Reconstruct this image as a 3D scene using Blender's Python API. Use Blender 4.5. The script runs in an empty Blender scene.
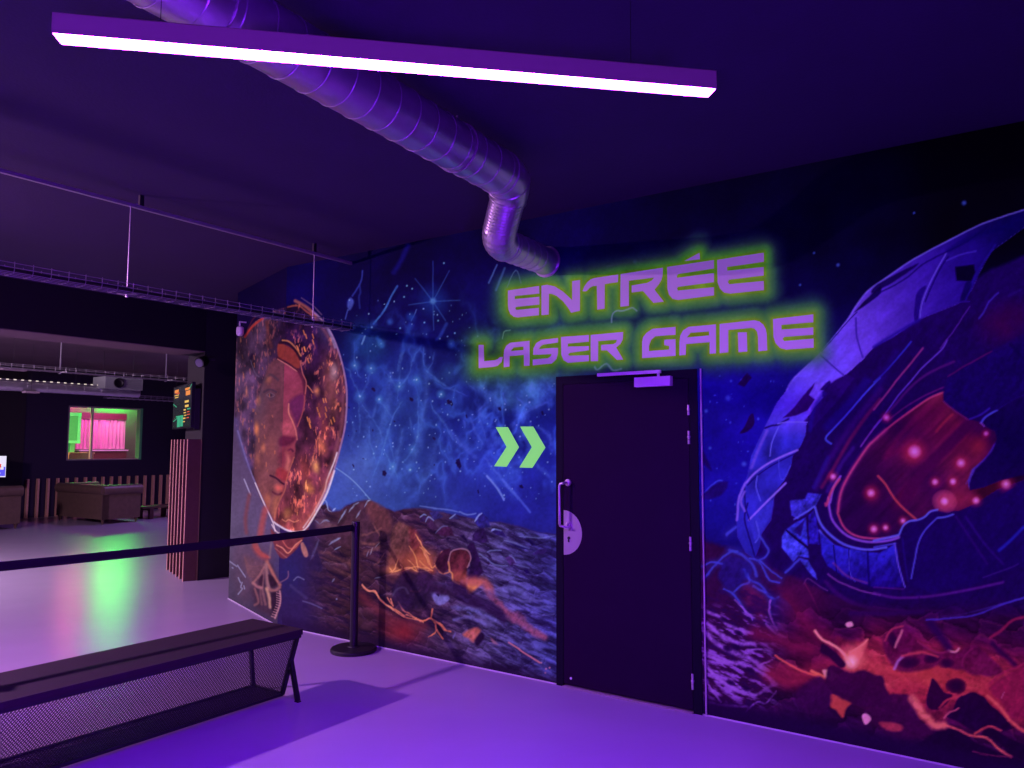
import bpy, bmesh, math, random
import numpy as np
from mathutils import Vector, Matrix
from mathutils.geometry import tessellate_polygon
random.seed(7)
S = bpy.context.scene
COL = S.collection
PI = math.pi

# ------------------------------------------------------------------ camera
F_PX, PITCH, ROLL, EYE = 770.0, math.radians(4.6), 0.003, Vector((0, 0, 1.62))
fw = Vector((0, math.cos(PITCH), math.sin(PITCH)))
up0 = Vector((0, -math.sin(PITCH), math.cos(PITCH)))
rt0 = Vector((1, 0, 0))
RT = rt0 * math.cos(ROLL) + up0 * math.sin(ROLL)
UP = up0 * math.cos(ROLL) - rt0 * math.sin(ROLL)
cam_d = bpy.data.cameras.new('camera')
cam = bpy.data.objects.new('camera', cam_d); COL.objects.link(cam)
cam_d.sensor_width = 36; cam_d.lens = F_PX / 1024 * 36
cam_d.clip_start = 0.05; cam_d.clip_end = 200
m = Matrix((RT, UP, -fw)).transposed().to_4x4(); m.translation = EYE
cam.matrix_world = m
S.camera = cam

def ray(px, py):
    return fw + RT * ((px - 512) / F_PX) - UP * ((py - 384) / F_PX)
def on_z(px, py, z):
    d = ray(px, py); return EYE + d * ((z - EYE.z) / d.z)
def on_v(px, py, p0, nrm):                       # vertical plane through p0
    d = ray(px, py); return EYE + d * ((p0 - EYE).dot(nrm) / d.dot(nrm))
def at_y(px, py, y):
    d = ray(px, py); return EYE + d * (y / d.y)

ANG = math.radians(-34.8)
U = Vector((math.cos(ANG), math.sin(ANG), 0))     # along the mural wall, to the right
N = Vector((-U.y, U.x, 0))                        # into the mural wall
P0 = Vector((0.47, 5.29, 0))
C = on_v(281, 500, P0, N); C.z = 0                # inner corner of the mural
def W(a, b, z=0.0):                               # a along wall from corner, b out into the room
    return C + U * a - N * b + Vector((0, 0, z))
def A_of(p): return (p - C).dot(U)
def B_of(p): return -(p - C).dot(N)
CEIL = 3.28
RZ = ANG                                          # z-rotation aligned with the wall

# ------------------------------------------------------------------ materials
def mat(name, base, rough=0.5, metal=0.0, noise=0.0, nscale=8.0, emis=None, estr=0.0, bump=0.0, bscale=60.0, spec=0.5, coat=0.0):
    m_ = bpy.data.materials.new(name); m_.use_nodes = True
    nt = m_.node_tree; b = nt.nodes['Principled BSDF']
    b.inputs['Roughness'].default_value = rough
    b.inputs['Metallic'].default_value = metal
    b.inputs['Specular IOR Level'].default_value = spec
    b.inputs['Coat Weight'].default_value = coat
    tc = nt.nodes.new('ShaderNodeTexCoord')
    if noise > 0:
        nz = nt.nodes.new('ShaderNodeTexNoise'); nz.inputs['Scale'].default_value = nscale; nz.inputs['Detail'].default_value = 5
        nt.links.new(tc.outputs['Object'], nz.inputs['Vector'])
        mx = nt.nodes.new('ShaderNodeMix'); mx.data_type = 'RGBA'
        mx.inputs[6].default_value = (*[c * (1 - noise) for c in base], 1)
        mx.inputs[7].default_value = (*[min(1, c * (1 + noise)) for c in base], 1)
        nt.links.new(nz.outputs['Fac'], mx.inputs[0]); nt.links.new(mx.outputs[2], b.inputs['Base Color'])
    else:
        b.inputs['Base Color'].default_value = (*base, 1)
    if bump > 0:
        n2 = nt.nodes.new('ShaderNodeTexNoise'); n2.inputs['Scale'].default_value = bscale; n2.inputs['Detail'].default_value = 4
        nt.links.new(tc.outputs['Object'], n2.inputs['Vector'])
        bp = nt.nodes.new('ShaderNodeBump'); bp.inputs['Strength'].default_value = bump; bp.inputs['Distance'].default_value = 0.01
        nt.links.new(n2.outputs['Fac'], bp.inputs['Height']); nt.links.new(bp.outputs[0], b.inputs['Normal'])
    if emis:
        b.inputs['Emission Color'].default_value = (*emis, 1); b.inputs['Emission Strength'].default_value = estr
    return m_

M = {}
M['floor'] = mat('floor_epoxy', (0.42, 0.325, 0.49), 0.27, noise=0.06, nscale=2.5, bump=0.05, bscale=3.0)
M['ceiling'] = mat('ceiling_black_paint', (0.024, 0.004, 0.062), 0.85, noise=0.12, nscale=3, bump=0.15)
M['wall_black'] = mat('wall_black_paint', (0.012, 0.010, 0.016), 0.7, noise=0.15, nscale=4, bump=0.1)
M['wall_plum'] = mat('wall_plum_paint', (0.020, 0.007, 0.042), 0.75, noise=0.1, nscale=3)
M['wall_brown'] = mat('wall_brown_paint', (0.020, 0.012, 0.020), 0.8, noise=0.12, nscale=3)
M['soffit'] = mat('soffit_paint', (0.16, 0.11, 0.12), 0.8, noise=0.12, nscale=3)
M['lounge_ceiling'] = mat('lounge_ceiling_paint', (0.16, 0.11, 0.13), 0.85, noise=0.2, nscale=2)
M['edge'] = mat('white_wall_edge', (0.6, 0.55, 0.62), 0.6)
M['door'] = mat('door_black_laminate', (0.016, 0.001, 0.024), 0.55, noise=0.1, nscale=5, bump=0.05, bscale=120, spec=.05)
M['frame'] = mat('door_frame_black', (0.006, 0.001, 0.014), 0.6, spec=.1)
M['steel'] = mat('brushed_steel', (0.72, 0.66, 0.7), 0.3, metal=0.6, bump=0.03, bscale=200)
M['galv'] = mat('galvanised_steel', (0.62, 0.58, 0.66), 0.36, metal=0.85, noise=0.18, nscale=14, bump=0.06, bscale=40)
M['zinc'] = mat('zinc_wire', (0.42, 0.38, 0.42), 0.45, metal=0.6)
M['closer'] = mat('closer_silver', (0.85, 0.82, 0.85), 0.45, metal=0.0)
M['black_metal'] = mat('black_powder_coat', (0.012, 0.009, 0.014), 0.45, bump=0.03, bscale=300)
M['black_plastic'] = mat('black_plastic', (0.01, 0.008, 0.012), 0.4)
M['bench_top'] = mat('bench_dark_board', (0.019, 0.009, 0.012), 0.65, noise=0.25, nscale=18, bump=0.08, bscale=90)
M['belt'] = mat('belt_webbing', (0.004, 0.003, 0.005), 0.8, bump=0.2, bscale=400)
M['white_lacquer'] = mat('white_lacquer', (0.75, 0.72, 0.78), 0.4)
M['housing'] = mat('lamp_housing_white', (0.42, 0.50, 0.26), 0.45)
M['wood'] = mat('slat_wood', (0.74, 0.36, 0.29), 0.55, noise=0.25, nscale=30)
M['wood_shaded'] = mat('slat_wood_shaded', (0.10, 0.035, 0.034), 0.6, noise=0.25, nscale=30)  # shaded copy of the slat wood, for the fin sides
M['wood_dark'] = mat('dark_wood', (0.12, 0.06, 0.045), 0.55, noise=0.25, nscale=20)
M['leather'] = mat('brown_leather', (0.14, 0.08, 0.066), 0.42, noise=0.3, nscale=12, bump=0.25, bscale=40)
M['grey_unit'] = mat('grey_unit_paint', (0.33, 0.36, 0.33), 0.5)
M['pale'] = mat('pale_mauve_paint', (0.3, 0.22, 0.27), 0.8)
M['pink_cloth'] = mat('pink_lit_cloth', (0.92, 0.42, 0.74), 0.8, noise=0.08, nscale=6)
M['yellow_wood'] = mat('yellow_wood', (0.75, 0.5, 0.25), 0.5, noise=0.2, nscale=14)
M['pale_metal'] = mat('pale_cream_metal', (0.75, 0.65, 0.5), 0.5)
M['pink_glow'] = mat('pink_reflection_panel', (0.6, 0.1, 0.3), 0.5, emis=(1.0, 0.05, 0.30), estr=38)
M['red_paint'] = mat('dark_red_paint', (0.10, 0.018, 0.03), 0.6)
M['green_frame'] = mat('reveal_lit_green', (0.12, 0.5, 0.2), 0.6)  # green light on the window reveal put into its colour
M['tube'] = mat('tube_diffuser', (0.8, 0.8, 0.8), 0.5, emis=(0.225, 0.012, 1.0), estr=540)
M['dots'] = mat('led_dots', (0.8, 0.8, 0.6), 0.5, emis=(0.9, 0.8, 0.6), estr=.6)
M['green_glow'] = mat('green_led_panel', (0.1, 0.6, 0.2), 0.5, emis=(0.03, 1.0, 0.07), estr=46)
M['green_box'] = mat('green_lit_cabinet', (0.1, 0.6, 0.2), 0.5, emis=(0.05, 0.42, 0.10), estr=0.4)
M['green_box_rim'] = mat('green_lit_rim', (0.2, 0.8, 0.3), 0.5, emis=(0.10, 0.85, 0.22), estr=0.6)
M['scr_black'] = mat('screen_black', (0.01, 0.012, 0.014), 0.25, emis=(0.03, 0.035, 0.04), estr=0.35)
M['scr_orange'] = mat('screen_orange', (0.1, 0.03, 0.01), 0.4, emis=(1.0, 0.32, 0.06), estr=0.8)
M['scr_yellow'] = mat('screen_yellow', (0.1, 0.08, 0.01), 0.4, emis=(1.0, 0.62, 0.14), estr=0.8)
M['scr_green'] = mat('screen_green', (0.01, 0.1, 0.05), 0.4, emis=(0.06, 0.55, 0.28), estr=0.6)
M['scr_red'] = mat('screen_red', (0.1, 0.01, 0.01), 0.4, emis=(0.9, 0.12, 0.06), estr=0.8)
M['scr_white'] = mat('screen_white', (0.3, 0.3, 0.3), 0.4, emis=(0.8, 0.75, 0.95), estr=1.0)
M['scr_blue'] = mat('screen_blue', (0.02, 0.02, 0.2), 0.4, emis=(0.12, 0.10, 0.9), estr=1.0)
M['lens'] = mat('violet_lens', (0.10, 0.07, 0.16), 0.3, emis=(0.25, 0.15, 0.4), estr=0.08)
g = bpy.data.materials.new('clear_pane'); g.use_nodes = True
nt = g.node_tree; nt.nodes.clear()
o_ = nt.nodes.new('ShaderNodeOutputMaterial'); tr = nt.nodes.new('ShaderNodeBsdfTransparent'); gl = nt.nodes.new('ShaderNodeBsdfGlossy')
gl.inputs['Roughness'].default_value = 0.03; mx = nt.nodes.new('ShaderNodeMixShader'); mx.inputs[0].default_value = 0.06
nt.links.new(tr.outputs[0], mx.inputs[1]); nt.links.new(gl.outputs[0], mx.inputs[2]); nt.links.new(mx.outputs[0], o_.inputs[0])
M['glass'] = g

# ------------------------------------------------------------------ mesh helpers
def finish(name, bm, material, parent=None, smooth=False, bevel=0.0, seg=2):
    if bevel > 0:
        es = [e for e in bm.edges if len(e.link_faces) == 2 and e.calc_face_angle(0) > 0.6]
        bmesh.ops.bevel(bm, geom=es, offset=bevel, segments=seg, affect='EDGES', profile=0.5, clamp_overlap=True)
    bmesh.ops.recalc_face_normals(bm, faces=bm.faces)
    me = bpy.data.meshes.new(name); bm.to_mesh(me); bm.free()
    o = bpy.data.objects.new(name, me); COL.objects.link(o)
    mats = material if isinstance(material, (list, tuple)) else [material]
    for q in mats: me.materials.append(M[q] if isinstance(q, str) else q)
    if smooth:
        for p in me.polygons: p.use_smooth = True
        try:
            me.set_sharp_from_angle(angle=math.radians(40))
        except Exception: pass
    if parent is not None:
        o.parent = parent
        o.matrix_parent_inverse = parent.matrix_world.inverted() if False else Matrix()
    return o
def tag(o, label=None, cat=None, group=None, kind=None):
    if label: o['label'] = label
    if cat: o['category'] = cat
    if group: o['group'] = group
    if kind: o['kind'] = kind
    return o
def empty(name, loc=(0, 0, 0), rz=0.0):
    o = bpy.data.objects.new(name, None); COL.objects.link(o)
    o.empty_display_size = 0.1
    o.location = loc; o.rotation_euler = (0, 0, rz)
    return o
def box(bm, c, s, rz=0.0, R=None, mi=0):
    """box centred at c, size s"""
    rot = R if R is not None else Matrix.Rotation(rz, 3, 'Z')
    c = Vector(c); hs = Vector(s) / 2
    vs = [bm.verts.new(c + rot @ Vector((x * hs.x, y * hs.y, z * hs.z))) for x in (-1, 1) for y in (-1, 1) for z in (-1, 1)]
    for f in ((0, 1, 3, 2), (4, 6, 7, 5), (0, 4, 5, 1), (2, 3, 7, 6), (0, 2, 6, 4), (1, 5, 7, 3)):
        fc = bm.faces.new([vs[i] for i in f]); fc.material_index = mi
    return vs
def frame_of(d):
    d = d.normalized()
    a = Vector((0, 0, 1)) if abs(d.z) < 0.9 else Vector((1, 0, 0))
    x = d.cross(a).normalized(); y = d.cross(x).normalized()
    return x, y
def bar(bm, p, q, w, h=None, mi=0):
    """square bar from p to q; w sideways, h up"""
    h = h or w
    p = Vector(p); q = Vector(q); d = (q - p)
    x, y = frame_of(d)
    vs = []
    for e in (p, q):
        for sx, sy in ((-1, -1), (1, -1), (1, 1), (-1, 1)):
            vs.append(bm.verts.new(e + x * sx * w / 2 + y * sy * h / 2))
    for f in ((3, 2, 1, 0), (4, 5, 6, 7), (0, 1, 5, 4), (1, 2, 6, 5), (2, 3, 7, 6), (3, 0, 4, 7)):
        bm.faces.new([vs[i] for i in f]).material_index = mi
def tube(bm, pts, r, n=12, cap=True, closed=False):
    """round tube along pts; r number or list"""
    pts = [Vector(p) for p in pts]; k = len(pts)
    rs = r if isinstance(r, (list, tuple)) else [r] * k
    rings = []; x = None
    for i in range(k):
        if closed: d = pts[(i + 1) % k] - pts[i - 1]
        else: d = pts[min(i + 1, k - 1)] - pts[max(i - 1, 0)]
        d.normalize()
        if x is None: x, y = frame_of(d)
        else:
            x = (x - d * x.dot(d)).normalized(); y = d.cross(x)
        rings.append([bm.verts.new(pts[i] + (x * math.cos(2 * PI * j / n) + y * math.sin(2 * PI * j / n)) * rs[i]) for j in range(n)])
    for i in range(k if closed else k - 1):
        a_, b_ = rings[i], rings[(i + 1) % k]
        for j in range(n): bm.faces.new((a_[j], a_[(j + 1) % n], b_[(j + 1) % n], b_[j]))
    if cap and not closed:
        bm.faces.new(rings[0][::-1]); bm.faces.new(rings[-1])
def lathe(bm, prof, c=(0, 0, 0), n=40, axis=None):
    """prof = [(r, h)] revolved about axis through c"""
    c = Vector(c); ax = Vector(axis or (0, 0, 1)).normalized(); x, y = frame_of(ax)
    rings = []
    for r, h in prof:
        if r <= 1e-6: rings.append([bm.verts.new(c + ax * h)])
        else: rings.append([bm.verts.new(c + ax * h + (x * math.cos(2 * PI * j / n) + y * math.sin(2 * PI * j / n)) * r) for j in range(n)])
    for a_, b_ in zip(rings, rings[1:]):
        for j in range(n):
            k = (j + 1) % n
            if len(a_) == 1 and len(b_) == 1: continue
            if len(a_) == 1: bm.faces.new((a_[0], b_[j], b_[k]))
            elif len(b_) == 1: bm.faces.new((a_[j], a_[k], b_[0]))
            else: bm.faces.new((a_[j], a_[k], b_[k], b_[j]))
def prism(bm, foot, z0, z1, mi=0):
    lo = [bm.verts.new((p[0], p[1], z0)) for p in foot]; hi = [bm.verts.new((p[0], p[1], z1)) for p in foot]
    bm.faces.new(lo[::-1]).material_index = mi; bm.faces.new(hi).material_index = mi
    for i in range(len(foot)):
        j = (i + 1) % len(foot); bm.faces.new((lo[i], lo[j], hi[j], hi[i])).material_index = mi
def struct(name, bm, m_, **k):
    return tag(finish(name, bm, m_, **k), kind='structure')
def arc(p, q, r_, n=7):
    """points of a corner at q between p->q direction"""
    return None

# ------------------------------------------------------------------ key places
door_l = A_of(on_v(557, 500, C, N)); door_r = A_of(on_v(700.5, 560, C, N)); DOOR_H = 2.105
W2_end = on_z(228.5, 598.5, 0)
D2 = (W2_end - C).normalized(); L2len = (W2_end - C).length
N2 = Vector((D2.y, -D2.x, 0))
if N2.dot(Vector((0, 1, 0))) < 0: N2 = -N2        # pointing away from camera
JA = on_z(197.5, 580.5, 0)                        # front edge of the black pillar
dj = Vector((-0.555, 0.832, 0)); nj = Vector((-0.832, -0.555, 0))
JB = JA + dj * 1.0
W3_a = A_of(JA)
BWp = on_z(26, 518, 0)                            # back wall of the lounge
BW_a = A_of(BWp)

# ------------------------------------------------------------------ room shell
bm = bmesh.new()
prism(bm, [W(BW_a - 4, 6.5), W(8.0, 6.5), W(8.0, -0.4), W(0.3, -0.35), W(-0.2, -9), W(BW_a - 4, -9)], -0.12, 0)
struct('floor', bm, 'floor')
bm = bmesh.new()
prism(bm, [W(W3_a - 0.02, 6.5), W(8.0, 6.5), W(8.0, -0.4), W(0.3, -0.35), W(W3_a - .02, -5)], CEIL, CEIL + 0.12)
struct('ceiling', bm, 'ceiling')
LC = 3.26
bm = bmesh.new()
prism(bm, [W(BW_a - 4, 6.5), W(W3_a - 0.5, 6.5), W(W3_a - 0.5, -9), W(BW_a - 4, -9)], LC, LC + 0.14)
struct('ceiling_lounge', bm, 'lounge_ceiling')
# mural wall with the doorway
bm = bmesh.new()
T = 0.16
def wbox(bm, a0, a1, b0, b1, z0, z1, mi=0):
    box(bm, W((a0 + a1) / 2, (b0 + b1) / 2, (z0 + z1) / 2), (abs(a1 - a0), abs(b1 - b0), z1 - z0), RZ, mi=mi)
wbox(bm, 0.0, door_l, -T, 0, 0, CEIL); wbox(bm, door_r, 7.6, -T, 0, 0, CEIL); wbox(bm, door_l, door_r, -T, 0, DOOR_H, CEIL)
struct('wall_right', bm, 'wall_black')
bm = bmesh.new()
prism(bm, [C + U * 0.02, W2_end, W2_end + N2 * 0.15, C + N2 * 0.15 + U * 0.06], 0, CEIL)
struct('wall_left', bm, 'wall_black')
# white skirting edge line where the paint stops at the floor
bm = bmesh.new()
wbox(bm, 0, door_l, -0.01, 0.006, 0.0, 0.008); wbox(bm, door_r, 7.5, -0.01, 0.006, 0.0, 0.008)
c_ = (C + W2_end) / 2
box(bm, c_ - N2 * 0.004 + Vector((0, 0, .004)), ((W2_end - C).length, 0.01, 0.008), math.atan2(D2.y, D2.x))
struct('baseboard_right', bm, 'edge')
# black partition: pillar with angled jamb + header + hidden stretch behind the mural
bm = bmesh.new()
prism(bm, [JA, JB, JB + N * 3.2, JA + N * 3.2 + U * 0.6, JA + N * .1 + U * 0.02], 0, CEIL)
struct('wall_partition', bm, 'wall_black')
bm = bmesh.new()
HZ = on_v(203, 351, JA, U).z
wb0 = B_of(JA)
wbox(bm, W3_a - 0.6, W3_a, wb0 - 0.4, 6.4, HZ, CEIL + .02)
struct('trim_1', bm, 'wall_black')
bm = bmesh.new()                                   # brown painted skins: header soffit, jamb face
wbox(bm, W3_a - 0.59, W3_a - 0.01, wb0 + 0.0, 6.4, HZ - 0.008, HZ)
struct('trim_3', bm, 'soffit')
bm = bmesh.new()
q0 = JA + nj * 0.006; q1 = JB + nj * 0.006
prism(bm, [JA + dj * .004, JB, q1, q0 + dj * .004], 0, HZ - 0.008)
struct('trim_2', bm, 'wall_brown')
bm = bmesh.new()                                   # walls round the back of the camera
wbox(bm, W3_a, 7.9, 6.3, 6.42, 0, CEIL); wbox(bm, 7.5, 7.62, 0, 6.3, 0, CEIL)
struct('wall_back', bm, 'wall_black')
# lounge back wall with the window opening
WL, WR = B_of(on_v(67.5, 433, BWp, U)), B_of(on_v(141.8, 433, BWp, U))
WT, WB = on_v(70, 405.5, BWp, U).z, on_v(68, 460.5, BWp, U).z
KB = B_of(on_v(22, 470, BWp, U))
bm = bmesh.new()
wbox(bm, BW_a - .15, BW_a, WL, KB, 0, LC); wbox(bm, BW_a - .15, BW_a, -9, WR, 0, LC)
wbox(bm, BW_a - .15, BW_a, WR, WL, WT, LC); wbox(bm, BW_a - .15, BW_a, WR, WL, 0, WB)
struct('wall_lounge', bm, 'wall_plum')
bm = bmesh.new(); wbox(bm, BW_a - .15, BW_a + 0.03, KB, 6.4, 0, LC)
wbox(bm, BW_a, W3_a - 0.6, 6.2, 6.35, 0, LC)
struct('wall_far', bm, 'wall_brown')
bm = bmesh.new(); wbox(bm, BW_a, W3_a - 1.2, -9.0, -8.85, 0, LC)
struct('wall_side', bm, 'wall_plum')

# ------------------------------------------------------------------ THE MURAL
letters = []
def cr(x0, y0, s, pts): return [(x0 + x / s, y0 + y / s) for x, y in pts]
K1 = (500, 270, 7.314); K2 = (630, 245, 7.062); K3 = (470, 325, 6.0235); K4 = (630, 305, 5.12); K6 = (450, 380, 6.4)
def let(name, loops): letters.append((name, loops))
let('e', [cr(*K1, [(58, 150), (285, 117), (287, 172), (108, 190), (106, 213), (287, 196), (287, 252), (118, 270), (110, 280), (120, 292), (284, 277), (284, 330), (130, 347), (100, 342), (75, 322), (62, 290), (58, 255)])])
let('n', [cr(*K1, [(303, 115), (345, 108), (400, 120), (460, 158), (500, 194), (528, 222), (528, 82), (585, 73), (584, 298), (520, 312), (495, 272), (460, 228), (415, 190), (385, 177), (358, 173), (356, 325), (303, 330)])])
let('t', [cr(*K1, [(603, 155), (618, 118), (640, 88), (665, 68), (690, 59), (864, 33), (862, 88), (766, 103), (765, 282), (711, 290), (708, 116), (680, 117), (655, 130), (632, 155)])])
let('r', [cr(*K1, [(882, 30)]) + cr(*K2, [(232, 160), (230, 215), (222, 245), (205, 275), (172, 315), (238, 400), (165, 409), (92, 325), (12, 335), (12, 286), (120, 268), (152, 252), (172, 230), (60, 243)]) + cr(*K1, [(942, 78), (942, 262), (880, 268)])])
let('e_acute', [cr(*K2, [(262, 155), (593, 106), (593, 165), (340, 205), (331, 218), (332, 232), (593, 198), (593, 262), (340, 295), (331, 306), (338, 322), (593, 298), (593, 355), (340, 388), (300, 380), (275, 350), (264, 310)]), cr(*K2, [(383, 113), (490, 55), (494, 100)])])
let('e', [cr(*K2, [(615, 105), (944, 54), (946, 118), (685, 155), (686, 182), (944, 155), (944, 215), (700, 245), (690, 260), (700, 277), (944, 254), (946, 318), (710, 343), (665, 336), (635, 308), (619, 265)])])
let('l', [cr(*K3, [(52, 120), (82, 120), (85, 218), (150, 212), (168, 205), (178, 194), (198, 192), (190, 222), (165, 246), (140, 252), (52, 260)])])
let('a', [cr(*K3, [(203, 255), (203, 180), (206, 150), (218, 125), (242, 107), (358, 95), (358, 245), (325, 247), (325, 180), (238, 187), (237, 250)]), ('hole', cr(*K3, [(245, 157), (262, 135), (322, 130), (322, 151)]))])
let('s', [cr(*K3, [(530, 78), (530, 105), (440, 118), (425, 128), (415, 145), (500, 138), (530, 138), (530, 170), (520, 205), (492, 232), (378, 243), (378, 208), (470, 200), (485, 190), (492, 175), (380, 180), (382, 140), (400, 108), (430, 90)])])
let('e', [cr(*K3, [(548, 72), (716, 60), (716, 100), (590, 112), (588, 130), (716, 127), (716, 152), (600, 168), (590, 178), (600, 185), (716, 182), (716, 217), (590, 228), (563, 212), (550, 178)])])
let('r', [cr(*K3, [(727, 60), (922, 42), (920, 85), (905, 115), (880, 135), (922, 208), (885, 210), (825, 153), (790, 153), (790, 120), (865, 115), (880, 105), (885, 88), (772, 97), (771, 217), (727, 218)])])
let('g', [cr(*K4, [(62, 272), (62, 190), (67, 165), (85, 142), (115, 122), (233, 112), (233, 152), (130, 160), (108, 178), (97, 208), (97, 236), (200, 228), (200, 210), (175, 205), (176, 178), (233, 175), (233, 260)])])
let('a', [cr(*K4, [(253, 258), (253, 190), (258, 155), (272, 130), (300, 112), (440, 99), (440, 247), (408, 250), (408, 190), (287, 200), (285, 256)]), ('hole', cr(*K4, [(290, 166), (310, 142), (405, 135), (405, 156)]))])
let('m', [cr(*K4, [(459, 97), (635, 78), (662, 84), (682, 100), (695, 124), (700, 150), (702, 232), (657, 237), (655, 160), (650, 136), (636, 120), (618, 117), (503, 128), (503, 242), (459, 247)]), cr(*K4, [(552, 140), (598, 140), (600, 238), (555, 242)])])
let('e', [cr(*K4, [(732, 72), (938, 48), (938, 88), (775, 102), (775, 126), (938, 115), (938, 152), (790, 163), (780, 173), (790, 185), (940, 172), (940, 218), (800, 228), (768, 220), (745, 195), (735, 165)])])
chev = [cr(*K6, [(292, 302), (370, 302), (441, 430), (362, 555), (282, 552), (362, 428)]), cr(*K6, [(448, 298), (532, 298), (610, 432), (527, 562), (443, 560), (524, 430)])]

# --- painted skin as a fine grid with a colour per point
OFF = 0.003
def grid(origin, d, a0, a1, z0, z1, st):
    na = max(2, int(round((a1 - a0) / st)) + 1); nz = max(2, int(round((z1 - z0) / st)) + 1)
    A, Z = np.meshgrid(np.linspace(a0, a1, na), np.linspace(z0, z1, nz), indexing='ij')
    co = np.stack([origin.x + d.x * A, origin.y + d.y * A, Z], -1).reshape(-1, 3)
    i = np.arange(na - 1)[:, None] * nz + np.arange(nz - 1)[None, :]
    q = np.stack([i, i + nz, i + nz + 1, i + 1], -1).reshape(-1, 4)
    return co, q
ST = 0.0056
O1 = C - N * OFF; O2 = C - N2 * OFF
parts_ = [grid(O1, U, 0.0, door_l, 0.008, CEIL - .002, ST), grid(O1, U, door_r, 6.6, 0.008, CEIL - .002, ST), grid(O1, U, door_l, door_r, DOOR_H, CEIL - .002, ST), grid(O2, D2, 0.0, L2len - .002, 0.008, CEIL - .002, ST)]
cos_, qs_, base = [], [], 0
seg = []
for i_, (co, q) in enumerate(parts_):
    cos_.append(co); qs_.append(q + base); base += len(co); seg.append(np.full(len(co), i_ == 3))
CO = np.concatenate(cos_); Q = np.concatenate(qs_); ISW2 = np.concatenate(seg)
rel = CO - np.array(EYE)
dz = rel @ np.array(fw)
X = (512 + F_PX * (rel @ np.array(RT)) / dz).astype(np.float32)
Y = (384 - F_PX * (rel @ np.array(UP)) / dz).astype(np.float32)
NP = len(X)

def vnoise(x, y, seed):
    xi = np.floor(x).astype(np.int64); yi = np.floor(y).astype(np.int64)
    fx = x - xi; fy = y - yi; fx = fx * fx * (3 - 2 * fx); fy = fy * fy * (3 - 2 * fy)
    def h(a, b):
        v = (a * 374761393 + b * 668265263 + seed * 974634777) & 0xffffffff
        v = ((v ^ (v >> 13)) * 1274126177) & 0xffffffff
        return ((v ^ (v >> 16)) & 0xffff) / 65535.0
    return (h(xi, yi) * (1 - fx) + h(xi + 1, yi) * fx) * (1 - fy) + (h(xi, yi + 1) * (1 - fx) + h(xi + 1, yi + 1) * fx) * fy
def fbm(x, y, seed, o=4):
    r = np.zeros_like(x, dtype=np.float64); am = 0.5; t_ = 0
    for k in range(o):
        r += am * vnoise(x, y, seed + k * 17); t_ += am; am *= 0.5; x = x * 2.03; y = y * 2.03
    return r / t_
def sm(x, a_, b_): t_ = np.clip((x - a_) / (b_ - a_), 0, 1); return t_ * t_ * (3 - 2 * t_)
wx = (fbm(X / 9, Y / 9, 3, 3) - .5) * 2; wy = (fbm(X / 9, Y / 9, 9, 3) - .5) * 2
fine = fbm(X / 3.2, Y / 3.2, 21, 3)
brush = fbm((X + Y * .6) / 5.5, (Y - X * .6) / 15, 23, 3)
IMG = np.zeros((NP, 3), np.float32)

def spline(p, closed=False, k=5):
    p = [np.array(q, float) for q in p]
    if len(p) < 3: return p
    out = []; n = len(p)
    rng = range(n if closed else n - 1)
    for i in rng:
        if closed: a_, b_, c2, d_ = p[i - 1], p[i], p[(i + 1) % n], p[(i + 2) % n]
        else: a_, b_, c2, d_ = p[max(i - 1, 0)], p[i], p[i + 1], p[min(i + 2, n - 1)]
        for t_ in np.arange(k) / k:
            out.append(0.5 * ((2 * b_) + (-a_ + c2) * t_ + (2 * a_ - 5 * b_ + 4 * c2 - d_) * t_ ** 2 + (-a_ + 3 * b_ - 3 * c2 + d_) * t_ ** 3))
    if not closed: out.append(p[-1])
    return out
def sub(p, pad):
    a_ = np.array(p); x0, y0 = a_.min(0) - pad; x1, y1 = a_.max(0) + pad
    return np.nonzero((X > x0) & (X < x1) & (Y > y0) & (Y < y1))[0]
def segdist(x, y, P, closed):
    d = np.full(len(x), 1e9); tt = np.zeros(len(x)); n = len(P); k = n if closed else n - 1
    for i in range(k):
        a_ = P[i]; b_ = P[(i + 1) % n]; v = b_ - a_; L = max((v * v).sum(), 1e-9)
        t_ = np.clip(((x - a_[0]) * v[0] + (y - a_[1]) * v[1]) / L, 0, 1)
        dd = (x - a_[0] - t_ * v[0]) ** 2 + (y - a_[1] - t_ * v[1]) ** 2
        mk = dd < d; d[mk] = dd[mk]; tt[mk] = (i + t_[mk]) / k
    return np.sqrt(d), tt
def inside(x, y, P):
    r = np.zeros(len(x), bool); n = len(P)
    for i in range(n):
        a_ = P[i]; b_ = P[(i + 1) % n]
        if a_[1] == b_[1]: continue
        c2 = ((a_[1] > y) != (b_[1] > y)) & (x < (b_[0] - a_[0]) * (y - a_[1]) / (b_[1] - a_[1]) + a_[0])
        r ^= c2
    return r
def mixin(idx, al, col):
    al = np.clip(al, 0, 1)[:, None].astype(np.float32)
    c2 = np.asarray(col, np.float32)
    IMG[idx] = IMG[idx] * (1 - al) + c2 * al
def addin(idx, al, col): IMG[idx] += np.clip(al, 0, 9)[:, None].astype(np.float32) * np.asarray(col, np.float32)
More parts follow.
